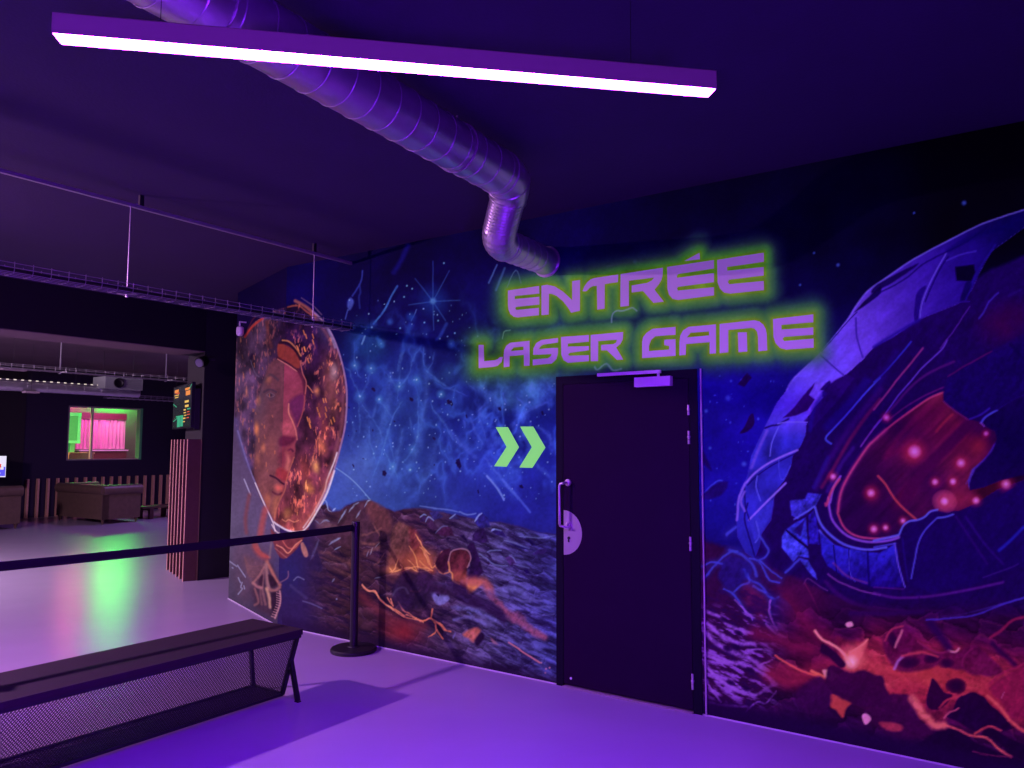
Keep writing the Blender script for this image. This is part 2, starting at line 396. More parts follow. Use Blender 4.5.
def poly(k, pts, col, a_=1.0, soft=1.2, warp=0.6, grain=0.25, smooth=True, only=None, col2=None, gdir=None):
    if k: pts = cr(*k, pts)
    P = spline(pts, True, 4) if smooth else [np.array(q, float) for q in pts]
    idx = sub(P, soft + warp + 1)
    if only is not None: idx = idx[only[idx]]
    if not len(idx): return
    x = X[idx] + wx[idx] * warp; y = Y[idx] + wy[idx] * warp
    d, _ = segdist(x, y, P, True); s = np.where(inside(x, y, P), d, -d)
    al = np.clip(0.5 + s / (2 * soft), 0, 1) * a_
    c0 = np.array(col, float)[None, :]
    if col2 is not None:                           # blend along gdir=(x0,y0,x1,y1)
        gx = gdir[2] - gdir[0]; gy = gdir[3] - gdir[1]
        t_ = np.clip(((X[idx] - gdir[0]) * gx + (Y[idx] - gdir[1]) * gy) / (gx * gx + gy * gy), 0, 1)[:, None]
        c0 = c0 * (1 - t_) + np.array(col2, float)[None, :] * t_
    cc = c0 * (1 + (fine[idx] - .5)[:, None] * grain * .9 + (brush[idx] - .5)[:, None] * grain * 1.1)
    mixin(idx, al, cc)
def line(k, pts, w, col, a_=1.0, soft=None, warp=0.5, taper=0.0, add=False, only=None, br=0.0):
    if k: pts = cr(*k, pts)
    P = spline(pts, False, 4)
    if soft is None: soft = max(0.5, w * 0.45)
    idx = sub(P, w + soft * 2 + warp + 1)
    if only is not None: idx = idx[only[idx]]
    if not len(idx): return
    x = X[idx] + wx[idx] * warp; y = Y[idx] + wy[idx] * warp
    d, t_ = segdist(x, y, P, False)
    ww = w / 2 * (1 - taper * np.abs(2 * t_ - 1) ** 2)
    al = np.clip(0.5 - (d - ww) / (2 * soft), 0, 1); al = al * al * (3 - 2 * al) * a_
    if br > 0: al = al * (1 - br + br * 2 * fine[idx])
    (addin if add else mixin)(idx, al, np.array(col, float))
def blob(cx, cy, rx, ry, col, a_=1.0, rot=0.0, add=False, pw=1.0, warp=0.0, only=None, nz=0.0):
    R_ = max(rx, ry) * 1.05
    idx = np.nonzero((np.abs(X - cx) < R_) & (np.abs(Y - cy) < R_))[0]
    if only is not None: idx = idx[only[idx]]
    x = X[idx] - cx + wx[idx] * warp; y = Y[idx] - cy + wy[idx] * warp
    c2, s2 = math.cos(rot), math.sin(rot)
    r = np.sqrt(((x * c2 + y * s2) / rx) ** 2 + ((-x * s2 + y * c2) / ry) ** 2)
    al = (np.clip(1 - r, 0, 1) ** pw); al = al * al * (3 - 2 * al) * a_
    if nz > 0: al = al * (1 - nz + nz * 2 * fbm(X[idx] / 14, Y[idx] / 14, 77, 4))
    (addin if add else mixin)(idx, al, np.array(col, float))
def rocks(x, y, sx_, sy_, seed):
    """angular boulder field: returns facet shade 0..1, rim mask, crevice mask"""
    gx_ = x / sx_; gy_ = y / sy_; xi = np.floor(gx_).astype(np.int64); yi = np.floor(gy_).astype(np.int64)
    f1 = np.full(len(x), 9.0); f2 = np.full(len(x), 9.0); bx_ = np.zeros(len(x)); by_ = np.zeros(len(x)); idv = np.zeros(len(x))
    def h(a, b, k):
        v = (a * 374761393 + b * 668265263 + (seed + k) * 974634777) & 0xffffffff
        v = ((v ^ (v >> 13)) * 1274126177) & 0xffffffff
        return ((v ^ (v >> 16)) & 0xffff) / 65535.0
    for i in (-1, 0, 1):
        for j in (-1, 0, 1):
            cx = xi + i + .15 + .7 * h(xi + i, yi + j, 0); cy = yi + j + .15 + .7 * h(xi + i, yi + j, 5)
            dx = gx_ - cx; dy = gy_ - cy; d = np.abs(dx) * .55 + np.sqrt(dx * dx + dy * dy) * .6
            m1 = d < f1
            f2 = np.where(m1, f1, np.minimum(f2, d)); bx_ = np.where(m1, dx, bx_); by_ = np.where(m1, dy, by_); idv = np.where(m1, h(xi + i, yi + j, 9), idv); f1 = np.where(m1, d, f1)
    e = f2 - f1
    shade = np.clip(.55 - by_ * .7 - bx_ * .35 + (idv - .5) * .5, 0, 1.3)
    rim = np.clip(1 - np.abs(e - .10) / .09, 0, 1) * np.clip(-by_ * 2 - bx_ * .8, 0, 1)
    return shade, rim, np.clip(1 - e / .13, 0, 1), idv
def ramp(v, stops):
    xs = [s[0] for s in stops]; cs = np.array([s[1] for s in stops], float)
    return np.stack([np.interp(v, xs, cs[:, j]) for j in range(3)], -1)

exec_mural = True
# ---- sky
def sky():
    global IMG
    yy = Y + (X - 450) * 0.10
    left = ramp(yy, [(150, (10, 3, 40)), (255, (12, 3, 60)), (300, (14, 9, 78)), (350, (19, 22, 104)), (420, (32, 40, 140)), (480, (58, 72, 176)), (520, (62, 84, 180)), (600, (50, 50, 120))])
    mid = ramp(yy, [(150, (10, 3, 40)), (255, (12, 4, 62)), (330, (16, 16, 88)), (380, (28, 36, 128)), (430, (26, 30, 140)), (520, (36, 34, 150)), (600, (40, 30, 110))])
    right = ramp(Y, [(120, (5, 0, 22)), (240, (8, 2, 44)), (320, (16, 6, 80)), (380, (24, 14, 140)), (440, (24, 12, 150)), (520, (24, 16, 140)), (640, (30, 8, 70))])
    t1 = sm(X, 340, 520)[:, None]; t2 = sm(X, 560, 720)[:, None]
    base_ = left * (1 - t1) + mid * t1; base_ = base_ * (1 - t2) + right * t2
    n1 = fbm(X / 60 + 3, Y / 48, 5, 5); n2 = fbm((X + Y * .5) / 22, (Y - X * .3) / 34, 31, 4)
    f = 0.62 + 0.55 * n1 + 0.35 * (n2 - .5)
    base_ *= f[:, None]
    dk = sm(X, 830, 960) * sm(-Y, -330, -230); base_ *= (1 - 0.55 * dk)[:, None]
    IMG = base_.astype(np.float32)
    # nebula wisps between the helmet and the door
    m_ = sm(X, 340, 400) * (1 - sm(X, 545, 600)) * sm(Y, 270, 360) * (1 - sm(Y, 470, 520))
    r = 1 - np.abs(2 * fbm(X / 34 + .4 * n1, Y / 46 + .6 * n2, 51, 4) - 1)
    r = np.clip((r - .80) / .2, 0, 1) ** 1.6
    IMG += (m_ * r)[:, None].astype(np.float32) * np.array((20, 32, 54), np.float32)
    m2 = sm(X, 455, 490) * (1 - sm(X, 550, 562)) * sm(Y, 350, 385) * (1 - sm(Y, 430, 480))
    r2 = fbm(X / 13, Y / 16, 61, 4)
    IMG += (m2 * np.clip(r2 - .47, 0, 1) * 4)[:, None].astype(np.float32) * np.array((30, 40, 70), np.float32)
sky()
V = (340, 340, 5.486)
blob(395, 430, 60, 110, (60, 90, 190), .30, nz=.7)
blob(355, 470, 50, 60, (90, 105, 200), .40, nz=.4)
blob(365, 345, 34, 40, (40, 90, 170), .40, nz=.6)
blob(480, 470, 60, 50, (50, 60, 190), .30, nz=.6)
blob(520, 395, 46, 26, (70, 110, 170), .45, nz=.7)
bl = (92, 122, 216)
for pts, w, a_ in [([(120, 350), (180, 440), (230, 530), (225, 570)], 1.4, .6), ([(210, 330), (250, 380), (280, 420)], 1.1, .5), ([(340, 340), (290, 420), (265, 490), (240, 580), (215, 660), (175, 760)], 1.6, .75),
                   ([(160, 480), (165, 570), (195, 650)], 1.6, .7), ([(240, 600), (270, 660), (300, 710), (320, 760)], 1.5, .7), ([(265, 530), (290, 620), (295, 700)], 1.3, .5), ([(425, 320), (430, 430), (430, 520), (410, 590), (375, 640), (350, 670)], 1.8, .6),
                   ([(350, 0), (330, 120), (320, 170)], 3.5, .4), ([(440, 50), (400, 100), (380, 180), (350, 230), (325, 260), (320, 330)], 1.5, .55), ([(80, 20), (80, 120), (100, 190), (120, 210)], 1.5, .55), ([(460, 40), (460, 120), (480, 150)], 1.3, .45),
                   ([(515, 70), (505, 130), (490, 160)], 1.3, .5), ([(480, 170), (560, 240), (658, 290)], 2.4, .5), ([(500, 330), (520, 390), (575, 460), (610, 530), (658, 575)], 1.8, .6), ([(380, 430), (395, 500)], 2, .4),
                   ([(30, 150), (60, 190), (90, 260), (110, 320)], 1.4, .5), ([(100, 340), (105, 430), (110, 510)], 2, .45), ([(200, 350), (180, 430)], 2.5, .35), ([(60, 420), (80, 500), (60, 600)], 3, .25), ([(250, 180), (290, 230), (325, 255)], 1.2, .4), ([(170, 170), (150, 240), (110, 310)], 2.4, .4), ([(330, 170), (325, 255)], 2, .3)]:
    line(V, pts, w * .9, bl, a_ * .62, warp=1.8, soft=1.0, br=.7, taper=.6)
    line(V, pts, w * 3.4, (56, 78, 184), a_ * .42, warp=2.2, soft=w * 2.6, br=.4)
for x, y, r, a_ in [(80, 140, 22, .6), (170, 155, 22, .6), (110, 310, 24, .5), (215, 325, 16, .7), (325, 255, 22, .5), (420, 218, 20, .6), (555, 298, 18, .7), (290, 695, 16, .6), (395, 600, 20, .4), (225, 20, 18, .5), (610, 20, 18, .5), (600, 180, 40, .3), (385, 712, 8, .6)]:
    blob(340 + x / 5.486, 340 + y / 5.486, r / 2.6, r / 2.6, (70, 112, 200), a_)
    blob(340 + x / 5.486, 340 + y / 5.486, 1.5, 1.5, (190, 210, 250), a_)
for x, y, w, h, r in [(183, 270, 17, 27, -.5), (390, 325, 26, 18, .5), (593, 340, 20, 28, .1), (515, 540, 22, 14, .5), (297, 448, 11, 8, 0), (243, 730, 27, 32, .3), (645, 675, 22, 26, -.5), (72, 690, 8, 20, -.3), (180, 497, 8, 12, 0), (48, 370, 7, 9, 0), (47, 525, 6, 6, 0), (515, 685, 9, 10, .5), (127, 650, 7, 6, .3), (90, 500, 6, 5, 0)]:
    cx, cy = 340 + x / 5.486, 340 + y / 5.486; w /= 5.486; h /= 5.486
    c2, s2 = math.cos(r), math.sin(r)
    poly(None, [(cx + c2 * p * w * .5 - s2 * q * h * .5, cy + s2 * p * w * .5 + c2 * q * h * .5) for p, q in ((-1, -.6), (.1, -1), (1, -.2), (.7, 1), (-.4, .9))], (26, 12, 60), .92, soft=.5, smooth=False)
for pts, w, a_ in [([(0, 330), (60, 400), (110, 440), (170, 500)], 4.5, .6), ([(220, 500), (290, 580), (370, 680), (440, 760)], 2.2, .75), ([(220, 590), (290, 660), (345, 760)], 2.2, .8), ([(560, 540), (600, 590), (625, 620)], 4, .6), ([(130, 250), (160, 330), (210, 410)], 2.6, .5),
                   ([(180, 220), (230, 380)], 1.5, .4), ([(250, 240), (200, 230), (185, 190), (215, 160)], 2.6, .45), ([(430, 110), (470, 150), (500, 180)], 2.6, .45), ([(560, 300), (640, 360), (650, 410)], 4, .5), ([(420, 250), (500, 200), (560, 165), (630, 140)], 3, .4), ([(340, 80), (355, 150)], 1.5, .4),
                   ([(80, 260), (95, 310)], 2, .6), ([(100, 10), (170, 70)], 1.5, .35), ([(620, 10), (655, 60)], 2, .5), ([(0, 60), (110, 100)], 1.4, .4), ([(430, 480), (470, 540)], 2.4, .5)]:
    line(K6, pts, w, (78, 90, 216), a_ * .8, warp=1.8, br=.7, taper=.5)
    line(K6, pts, w * 3, (46, 54, 190), a_ * .35, warp=2, soft=w * 2)
for x, y, w, h, r in [(55, 535, 36, 70, -.5), (458, 683, 30, 26, .6), (180, 715, 12, 26, -.6), (318, 185, 24, 26, -.5), (593, 210, 16, 30, 0), (105, 235, 14, 26, 0), (5, 150, 24, 40, 0)]:
    poly(K6, [(x - w / 2, y - h * .35), (x + w * .1, y - h / 2), (x + w / 2, y + h * .2), (x + w * .2, y + h / 2), (x - w * .3, y + h * .2)], (22, 10, 66), .9, soft=.5, smooth=False)
for pts, w, a_ in [([(392, 372), (388, 400), (380, 432), (372, 462)], 5, .35), ([(428, 372), (424, 410), (418, 446), (408, 470)], 5, .35), ([(362, 402), (368, 430), (366, 470)], 6, .3), ([(402, 430), (396, 462), (386, 486)], 3, .4), ([(436, 440), (428, 470), (420, 490)], 6, .3)]:
    line(None, pts, w, (84, 108, 214), a_, warp=2, soft=w, br=.7, taper=.6)
H8 = (340, 230, 6.4)
blob(433, 301, 24, 24, (30, 50, 150), .7); blob(433, 301, 5, 5, (90, 130, 210), .8)
for q in [(595, 200), (700, 260), (480, 310), (440, 480), (768, 450), (675, 580), (600, 640)]: line(H8, [(595, 457), q], .9, (64, 92, 190), .55, soft=.8, warp=.2, taper=.2)
line(H8, [(145, 260), (130, 340), (80, 420)], 1.6, (50, 56, 150), .8); line(H8, [(125, 350), (130, 400), (120, 430), (125, 500)], 1.8, (40, 46, 130), .7)
poly(H8, [(70, 430), (88, 455), (80, 490), (62, 512), (48, 490), (52, 450)], (72, 80, 180), .85, soft=1.0); line(H8, [(50, 510), (35, 570)], 1.3, (70, 80, 180), .7)
line(H8, [(365, 360), (320, 440), (280, 520), (215, 600)], 1.8, (60, 96, 190), .8, br=.4); line(H8, [(215, 600), (160, 660), (110, 720), (100, 768)], 6, (44, 70, 170), .5, br=.5)
line(H8, [(435, 100), (400, 180), (345, 270)], 5, (26, 24, 120), .6); line(H8, [(490, 510), (455, 580)], 1.2, (90, 110, 200), .6)
blob(411, 317, 8, 8, (30, 52, 150), .9); line(H8, [(450, 610), (420, 700), (400, 768)], 5, (40, 62, 170), .6); blob(390, 322, 5, 5, (50, 80, 180), .7); blob(452, 345, 6, 6, (60, 100, 200), .7)
line(H8, [(160, 680), (140, 730)], 1.6, (110, 140, 220), .7); line(H8, [(240, 690), (270, 740)], 4, (50, 90, 190), .6); line(H8, [(680, 600), (640, 680), (620, 700)], 3, (50, 70, 180), .5)
for q in [(428, 357), (462, 376), (410, 428), (540, 592), (628, 580), (385, 628), (735, 660), (665, 212)]: blob(340 + q[0] / 6.4, 230 + q[1] / 6.4, 1.5, 1.5, (110, 160, 230), .9)
line(None, [(336, 468), (350, 478), (362, 490), (373, 503)], 1.0, (140, 160, 230), .6, warp=.2)
line(None, [(487, 476), (497, 488), (504, 500)], 1.8, (110, 120, 230), .8, warp=.3); line(None, [(503, 480), (518, 497), (530, 512)], 2.2, (80, 90, 220), .6, warp=.3)
rs = np.random.RandomState(4)
for _ in range(230):
    x = rs.uniform(340, 556); y = rs.uniform(300, 500)
    if x > 480 and y < 380: continue
    blob(x, y, rs.uniform(.7, 1.5), rs.uniform(.7, 1.6), (150, 180, 245), rs.uniform(.3, .9))
for _ in range(45):
    blob(rs.uniform(704, 800), rs.uniform(372, 520), rs.uniform(.8, 2.2), rs.uniform(.8, 2.2), (70, 80, 230), rs.uniform(.3, .8))
for x, y, r in [(728, 398, 4.5), (742, 380.5, 3), (731, 381, 2), (706, 411, 3), (702, 416, 2), (744, 464, 4), (710, 448, 2.5), (838, 265, 3), (800, 285, 2), (814, 253, 2), (635, 262, 3), (914, 213, 2), (964, 203, 4)]:
    blob(x, y, r, r, (60, 70, 200), .8)
poly(None, [(738, 384), (747, 373), (752, 378), (744, 387)], (28, 4, 70), .95, smooth=False, soft=.6)
poly(None, [(749, 416), (753, 414), (754, 424), (747, 432), (740, 433), (745, 426)], (28, 4, 70), .95, soft=.6)
poly(None, [(702, 449), (712, 470), (706, 466), (702, 460)], (22, 4, 80), .9); line(None, [(702, 495), (716, 482), (722, 481)], 1.6, (60, 60, 220), .7)
poly(None, [(702, 496), (716, 484), (728, 482), (722, 494), (706, 500)], (28, 8, 90), .8)

# ---- ground left of the door
ridge = [(268, 500), (300, 512), (325, 503), (332, 512), (340, 511), (348, 505), (357, 502), (369, 500), (378, 506), (386, 509), (395, 512), (405, 508), (420, 508), (440, 512), (460, 515), (480, 521), (500, 522), (520, 527), (540, 532), (562, 536)]
poly(None, ridge + [(562, 800), (240, 800), (240, 500)], (54, 30, 82), 1, soft=1.5, warp=1.5, smooth=False)
gm = np.nonzero((X > 268) & (X < 566) & (Y > 496) & ~ISW2)[0]
gx, gy = X[gm], Y[gm]
gidx_r = np.interp(gx, [p[0] for p in ridge], [p[1] for p in ridge])
inn = sm(gy - gidx_r + wy[gm] * 1.5, -.5, 1.5)
rc = ramp(gx, [(270, (52, 34, 74)), (350, (78, 40, 64)), (420, (76, 38, 78)), (480, (78, 54, 122)), (560, (54, 44, 134))])
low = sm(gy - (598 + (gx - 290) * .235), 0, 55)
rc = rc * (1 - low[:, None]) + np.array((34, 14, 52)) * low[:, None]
st_ = fbm((gx * .9 + gy * .32) / 16, (gy * .95 - gx * .36) / 3.6, 71, 4)
st2 = fbm((gx + gy * .3) / 30, (gy - gx * .25) / 8, 81, 3)
wq = 3.2
rx_ = gx * .93 + gy * .30 + wx[gm] * wq; ry_ = gy * .95 - gx * .28 + wy[gm] * wq
s1a, r1a, c1a, i1a = rocks(rx_, ry_, 26, 11, 5); s2a, r2a, c2a, i2a = rocks(rx_ + 40, ry_, 11, 4.6, 8)
stv = np.clip((st_ - .53) * 4.5, 0, 1); drk = np.clip((.47 - st_) * 4.5, 0, 1)
hl = ramp(gx, [(270, (78, 62, 112)), (360, (112, 70, 92)), (430, (112, 76, 140)), (500, (112, 92, 196)), (560, (84, 74, 206))])
am = (0.16 + .78 * sm(gx, 400, 490)) * (1 - low * .85)
st3 = fbm((gx * .9 + gy * .45) / 9, (gy * .9 - gx * .5) / 2.4, 75, 3)
stv = np.clip(stv + np.clip((st3 - .56) * 4, 0, 1) * .7, 0, 1); drk = np.clip(drk + np.clip((.43 - st3) * 5, 0, 1) * .5, 0, 1)
rc = rc * (.66 + .34 * s1a + .18 * (s2a - .5))[:, None]
rc = rc * (1 - (stv * am * .8)[:, None]) + hl * (stv * am * .8)[:, None]
rim = np.clip(r1a * .55 * (i1a > .5) + r2a * .4 * (i2a > .6), 0, 1) * (1 - .75 * low) * (.35 + .65 * np.clip(st2 * 2 - .5, 0, 1))
rimc = ramp(gx, [(270, (96, 90, 150)), (350, (140, 112, 160)), (430, (150, 110, 170)), (500, (130, 116, 220)), (560, (104, 98, 226))])
rc = rc * (1 - (rim * .8)[:, None]) + rimc * (rim * .8)[:, None]
rc = rc * (1 - (drk * .6 + c1a * .12)[:, None].clip(0, .85)) + np.array((22, 9, 50)) * (drk * .6 + c1a * .12)[:, None].clip(0, .8)
rc *= (0.70 + .50 * st2)[:, None]
mixin(gm, inn, rc)
D = (300, 480, 5.908); E5 = (420, 480, 6.4); G7 = (420, 580, 6.98); F6 = (300, 580, 7.314); C6 = (225, 520, 6.4)
blue_hl = (150, 156, 226)
# left mountain + spires
poly(D, [(90, 230), (180, 250), (260, 190), (330, 135), (410, 120), (490, 165), (535, 215), (548, 290), (500, 340), (400, 380), (300, 400), (120, 330)], (70, 38, 62), .85, soft=2, warp=2, grain=.5)
poly(D, [(385, 150), (420, 125), (490, 165), (530, 210), (545, 290), (520, 320), (470, 300), (430, 260)], (96, 48, 62), .8, soft=2, warp=2, grain=.4)
poly(D, [(100, 235), (180, 240), (230, 290), (170, 300), (110, 290)], (112, 72, 92), .6, soft=2, warp=1.5)
poly(D, [(520, 540), (535, 330), (560, 260), (582, 243), (630, 262), (680, 310), (730, 420), (790, 540)], (92, 50, 60), .95, soft=1.4, warp=1.6, grain=.8, smooth=False)
poly(D, [(640, 280), (690, 310), (740, 420), (800, 540), (700, 540), (660, 430)], (108, 40, 56), .8, soft=2, warp=1.6, grain=.8)
poly(E5, [(-10, 380), (20, 440), (70, 520), (80, 590), (-10, 590)], (120, 48, 60), .8, soft=2)
for p, w, a_ in [([(105, 90), (150, 120), (165, 175), (185, 190)], 1.2, .7), ([(190, 185), (210, 170)], 1.6, .8), ([(230, 250), (262, 195), (275, 175)], 1.7, .7), ([(290, 190), (320, 150), (345, 135)], 1.6, .8), ([(380, 160), (400, 125), (412, 120)], 1.5, .95), ([(330, 225), (360, 180)], 1.4, .6),
                 ([(170, 380), (200, 360), (240, 345)], 2, .8), ([(205, 410), (240, 395)], 1.4, .7), ([(60, 470), (85, 420), (110, 350)], 2.4, .45), ([(120, 260), (150, 240), (175, 243)], 1.6, .6), ([(90, 240), (115, 262)], 1.5, .5), ([(395, 450), (405, 420)], 1.2, .6), ([(415, 440), (430, 400)], 1.2, .6), ([(445, 400), (470, 370)], 1.2, .5), ([(190, 600), (205, 585)], 1.5, .6), ([(210, 700), (216, 706)], 1.6, .8), ([(440, 585), (475, 575)], 1.2, .5)]:
    line(D, p, w, blue_hl, a_ * .85, warp=1.2, taper=.7, br=.5)
for p, w, a_ in [([(0, 370), (25, 400), (42, 440)], 3.5, .8), ([(110, 430), (170, 430), (260, 470), (330, 520)], 3.5, .4), ([(370, 370), (430, 380), (470, 370)], 3, .5), ([(370, 330), (480, 290)], 1.6, .5), ([(430, 260), (470, 330)], 1.4, .6), ([(440, 500), (480, 460), (500, 440)], 1.6, .5), ([(380, 430), (470, 400)], 4, .4), ([(200, 520), (300, 560)], 3, .3), ([(120, 460), (240, 500)], 2, .3)]:
    line(D, p, w, (140, 80, 84), a_ * .8, warp=1.8, br=.8)
poly(D, [(100, 420), (75, 480), (50, 520), (130, 540), (120, 470)], (34, 20, 62), .8, soft=1.2)
# flames at the foot of the spires
blob(412, 565, 40, 26, (170, 74, 64), .6, nz=.5); blob(392, 570, 16, 7, (214, 112, 84), .6, nz=.5)
blob(425, 560, 22, 18, (220, 110, 80), .5)
for p in [[(530, 545), (560, 530), (575, 470)], [(540, 550), (600, 525), (590, 500)], [(560, 545), (640, 520), (700, 545), (768, 530)], [(645, 390), (680, 450), (700, 520)], [(680, 320), (730, 400), (768, 440)], [(640, 470), (665, 500), (690, 535)], [(720, 400), (745, 450), (765, 500)], [(600, 540), (700, 515), (768, 545)], [(690, 470), (700, 530)], [(530, 520), (545, 545)]]:
    line(D, p, 1.2, (238, 140, 110), .8, warp=1.2, taper=.6, br=.7)
for p in [[(0, 430), (30, 455), (50, 490), (75, 560), (100, 545)], [(0, 520), (40, 555), (80, 580)], [(95, 550), (140, 595), (185, 590), (180, 560)], [(95, 535), (140, 460)], [(0, 560), (60, 565)]]:
    line(E5, p, 1.3, (222, 122, 98), .75, warp=.9, br=.6)
# boulders
poly(E5, [(95, 530), (120, 480), (150, 450), (195, 436), (190, 560), (150, 600), (112, 575)], (58, 20, 50), .95, soft=.8, warp=.9, smooth=False, grain=.7)
poly(E5, [(305, 420), (325, 398), (345, 405), (365, 450), (385, 520), (405, 590), (360, 640), (310, 645), (320, 540)], (40, 16, 66), .97, soft=.8, warp=.9, smooth=False, grain=.7)
poly(E5, [(180, 520), (200, 460), (250, 438), (305, 446), (326, 500), (300, 570), (292, 640), (302, 705), (250, 670), (212, 645), (203, 590)], (84, 30, 50), .97, soft=.8, warp=.9, smooth=False, grain=.8)
poly(E5, [(203, 590), (240, 580), (295, 590), (292, 640), (250, 665), (212, 645)], (160, 70, 66), .6, soft=2.4)
line(E5, [(182, 520), (200, 460), (250, 440), (305, 446), (325, 500), (302, 560)], 1.3, (172, 110, 150), .7, warp=.7)
line(E5, [(182, 525), (190, 580), (206, 600), (212, 645), (250, 668)], 1.6, (226, 130, 100), .8, warp=.7)
poly(E5, [(300, 650), (340, 640), (400, 655), (330, 720), (305, 720)], (222, 110, 70), .8, soft=1.5, warp=1)
for pts, col in [([(100, 345), (135, 310), (175, 290), (205, 310), (218, 355), (160, 358)], (58, 22, 62)), ([(335, 355), (365, 320), (405, 300), (440, 398), (385, 402), (335, 388)], (42, 20, 76)), ([(350, 270), (370, 235), (395, 212), (440, 245), (450, 300), (380, 310)], (40, 30, 120)), ([(35, 275), (55, 232), (90, 262), (115, 310), (85, 326)], (52, 26, 66)), ([(0, 250), (25, 226), (40, 240), (25, 272), (0, 270)], (44, 24, 74)), ([(60, 205), (110, 195), (150, 235), (90, 260)], (46, 36, 110)), ([(190, 248), (225, 218), (250, 245)], (50, 40, 110)),
                  ([(545, 495), (580, 478), (610, 510), (620, 545), (575, 545)], (66, 34, 110)), ([(455, 330), (480, 312), (530, 330), (555, 368), (500, 356)], (36, 20, 90)), ([(250, 352), (280, 350), (300, 375), (298, 390)], (26, 10, 60)), ([(680, 375), (700, 378), (745, 420), (715, 420)], (26, 14, 84)), ([(715, 480), (760, 445), (805, 440), (812, 460), (790, 475)], (48, 26, 100)), ([(420, 460), (450, 480), (465, 505), (440, 498)], (36, 14, 66)), ([(660, 575), (690, 570), (705, 595), (680, 600)], (26, 10, 76)), ([(560, 400), (640, 420), (740, 450), (650, 440)], (30, 18, 96)), ([(160, 372), (190, 368), (180, 385)], (30, 12, 60)), ([(410, 520), (450, 530), (440, 545)], (44, 16, 66))]:
    poly(E5, pts, col, .92, soft=.6, warp=.8, smooth=False, grain=.7)
for p, a_ in [([(350, 265), (370, 235), (395, 212)], .9), ([(35, 270), (55, 235), (90, 262)], .7), ([(0, 240), (20, 222), (40, 225)], .7), ([(190, 245), (225, 218)], .7), ([(100, 340), (140, 300), (180, 292)], .4), ([(250, 200), (300, 220), (360, 215)], .6), ([(455, 325), (480, 314), (520, 325)], .6), ([(460, 318), (475, 312)], .95), ([(430, 460), (460, 448), (520, 450)], .5), ([(570, 480), (600, 500), (615, 530)], .5), ([(0, 165), (80, 180), (180, 190), (250, 205)], .5), ([(540, 390), (600, 400), (700, 440)], .4), ([(600, 540), (700, 560)], .3), ([(640, 360), (760, 370), (860, 360)], .4), ([(380, 470), (420, 500), (480, 540), (560, 550)], .45)]:
    line(E5, p, 1.4, (132, 138, 232), a_, warp=.8, taper=.4)
# the pink-orange path
line(G7, [(300, 10), (430, 20), (480, 60), (500, 120), (560, 170), (610, 235), (680, 280), (740, 320), (800, 370), (870, 395)], 6, (140, 66, 112), .6, warp=2.2, soft=3, br=.5)
line(G7, [(330, 0), (430, 12), (470, 50)], 8, (190, 84, 84), .6, warp=2, soft=3.5)
poly(G7, [(480, 100), (560, 160), (640, 220), (720, 240), (780, 320), (870, 380), (860, 400), (790, 395), (730, 330), (650, 300), (600, 240), (520, 160)], (140, 62, 108), .5, soft=1.8, warp=2.4, grain=.8)
# lavender rocks and cracks low down
poly(G7, [(70, 85), (150, 88), (205, 115), (180, 160), (120, 170), (88, 130)], (112, 96, 190), .85, soft=1, warp=1, grain=.5)
poly(G7, [(112, 95), (135, 92), (130, 115)], (24, 8, 50), .9, soft=.5)
for p, w, a_ in [([(95, 20), (160, 30), (250, 95), (330, 140)], 3.5, .5), ([(230, 190), (330, 200), (430, 240), (520, 280)], 4, .5), ([(240, 280), (320, 260), (450, 300)], 3, .4), ([(590, 60), (680, 70), (780, 130)], 5, .55), ([(640, 130), (760, 150), (930, 140)], 2.5, .35), ([(330, 230), (380, 260)], 2, .5), ([(800, 190), (930, 180)], 2, .3), ([(780, 250), (930, 240)], 2.4, .3), ([(600, 350), (700, 400)], 1.6, .4), ([(560, 400), (700, 520)], 2, .3), ([(230, 400), (250, 370)], 1.6, .4)]:
    line(G7, p, w, (112, 98, 208), a_, warp=1.8, br=.7)
poly(G7, [(230, 0), (330, 60), (470, 130), (590, 230), (600, 290), (520, 260), (430, 200), (330, 180), (240, 110)], (38, 14, 60), .7, soft=2, warp=2)
poly(G7, [(300, 378), (345, 345), (390, 330), (425, 348), (402, 390), (372, 434), (340, 410)], (168, 74, 80), .85, soft=1.4, warp=1.4, grain=.6)
poly(G7, [(380, 420), (425, 365), (450, 400), (400, 460)], (28, 8, 44), .85, soft=1)
poly(G7, [(490, 400), (520, 420), (545, 450), (510, 440)], (150, 80, 110), .6, soft=1)
blob(400, 632, 34, 18, (130, 36, 52), .8, rot=.3, nz=.3)
line(F6, [(450, 120), (600, 240), (740, 320), (900, 340)], 9, (120, 40, 58), .55, soft=6)
for p in [[(450, 35), (490, 75), (550, 80), (590, 150), (650, 190), (720, 230), (770, 260)], [(720, 160), (760, 220), (800, 240), (880, 300), (960, 280), (1024, 320)], [(680, 190), (665, 140)], [(640, 130), (680, 190)], [(780, 250), (850, 280), (900, 310)], [(960, 280), (965, 210)], [(650, 195), (760, 265), (890, 300)]]:
    line(F6, p, 1.2, (220, 112, 104), .85, warp=1.1, br=.6)
for p in [[(0, 290), (40, 280), (75, 265), (110, 300), (120, 350), (155, 405)], [(110, 290), (150, 320), (170, 350), (215, 365)], [(75, 265), (85, 200)], [(60, 400), (100, 375), (120, 350)], [(140, 300), (180, 350)]]:
    line(G7, p, 1.5, (214, 100, 92), .8, warp=1.2, br=.6)
line(D, [(365, 615), (400, 650), (440, 660), (480, 710), (550, 768)], 1.5, (236, 130, 120), .8, warp=.9)
line(D, [(580, 720), (610, 768)], 1.5, (236, 130, 120), .8); line(D, [(655, 655), (700, 660), (720, 640)], 1.6, (200, 90, 110), .7); line(D, [(700, 635), (760, 650)], 1.6, (150, 140, 200), .6)
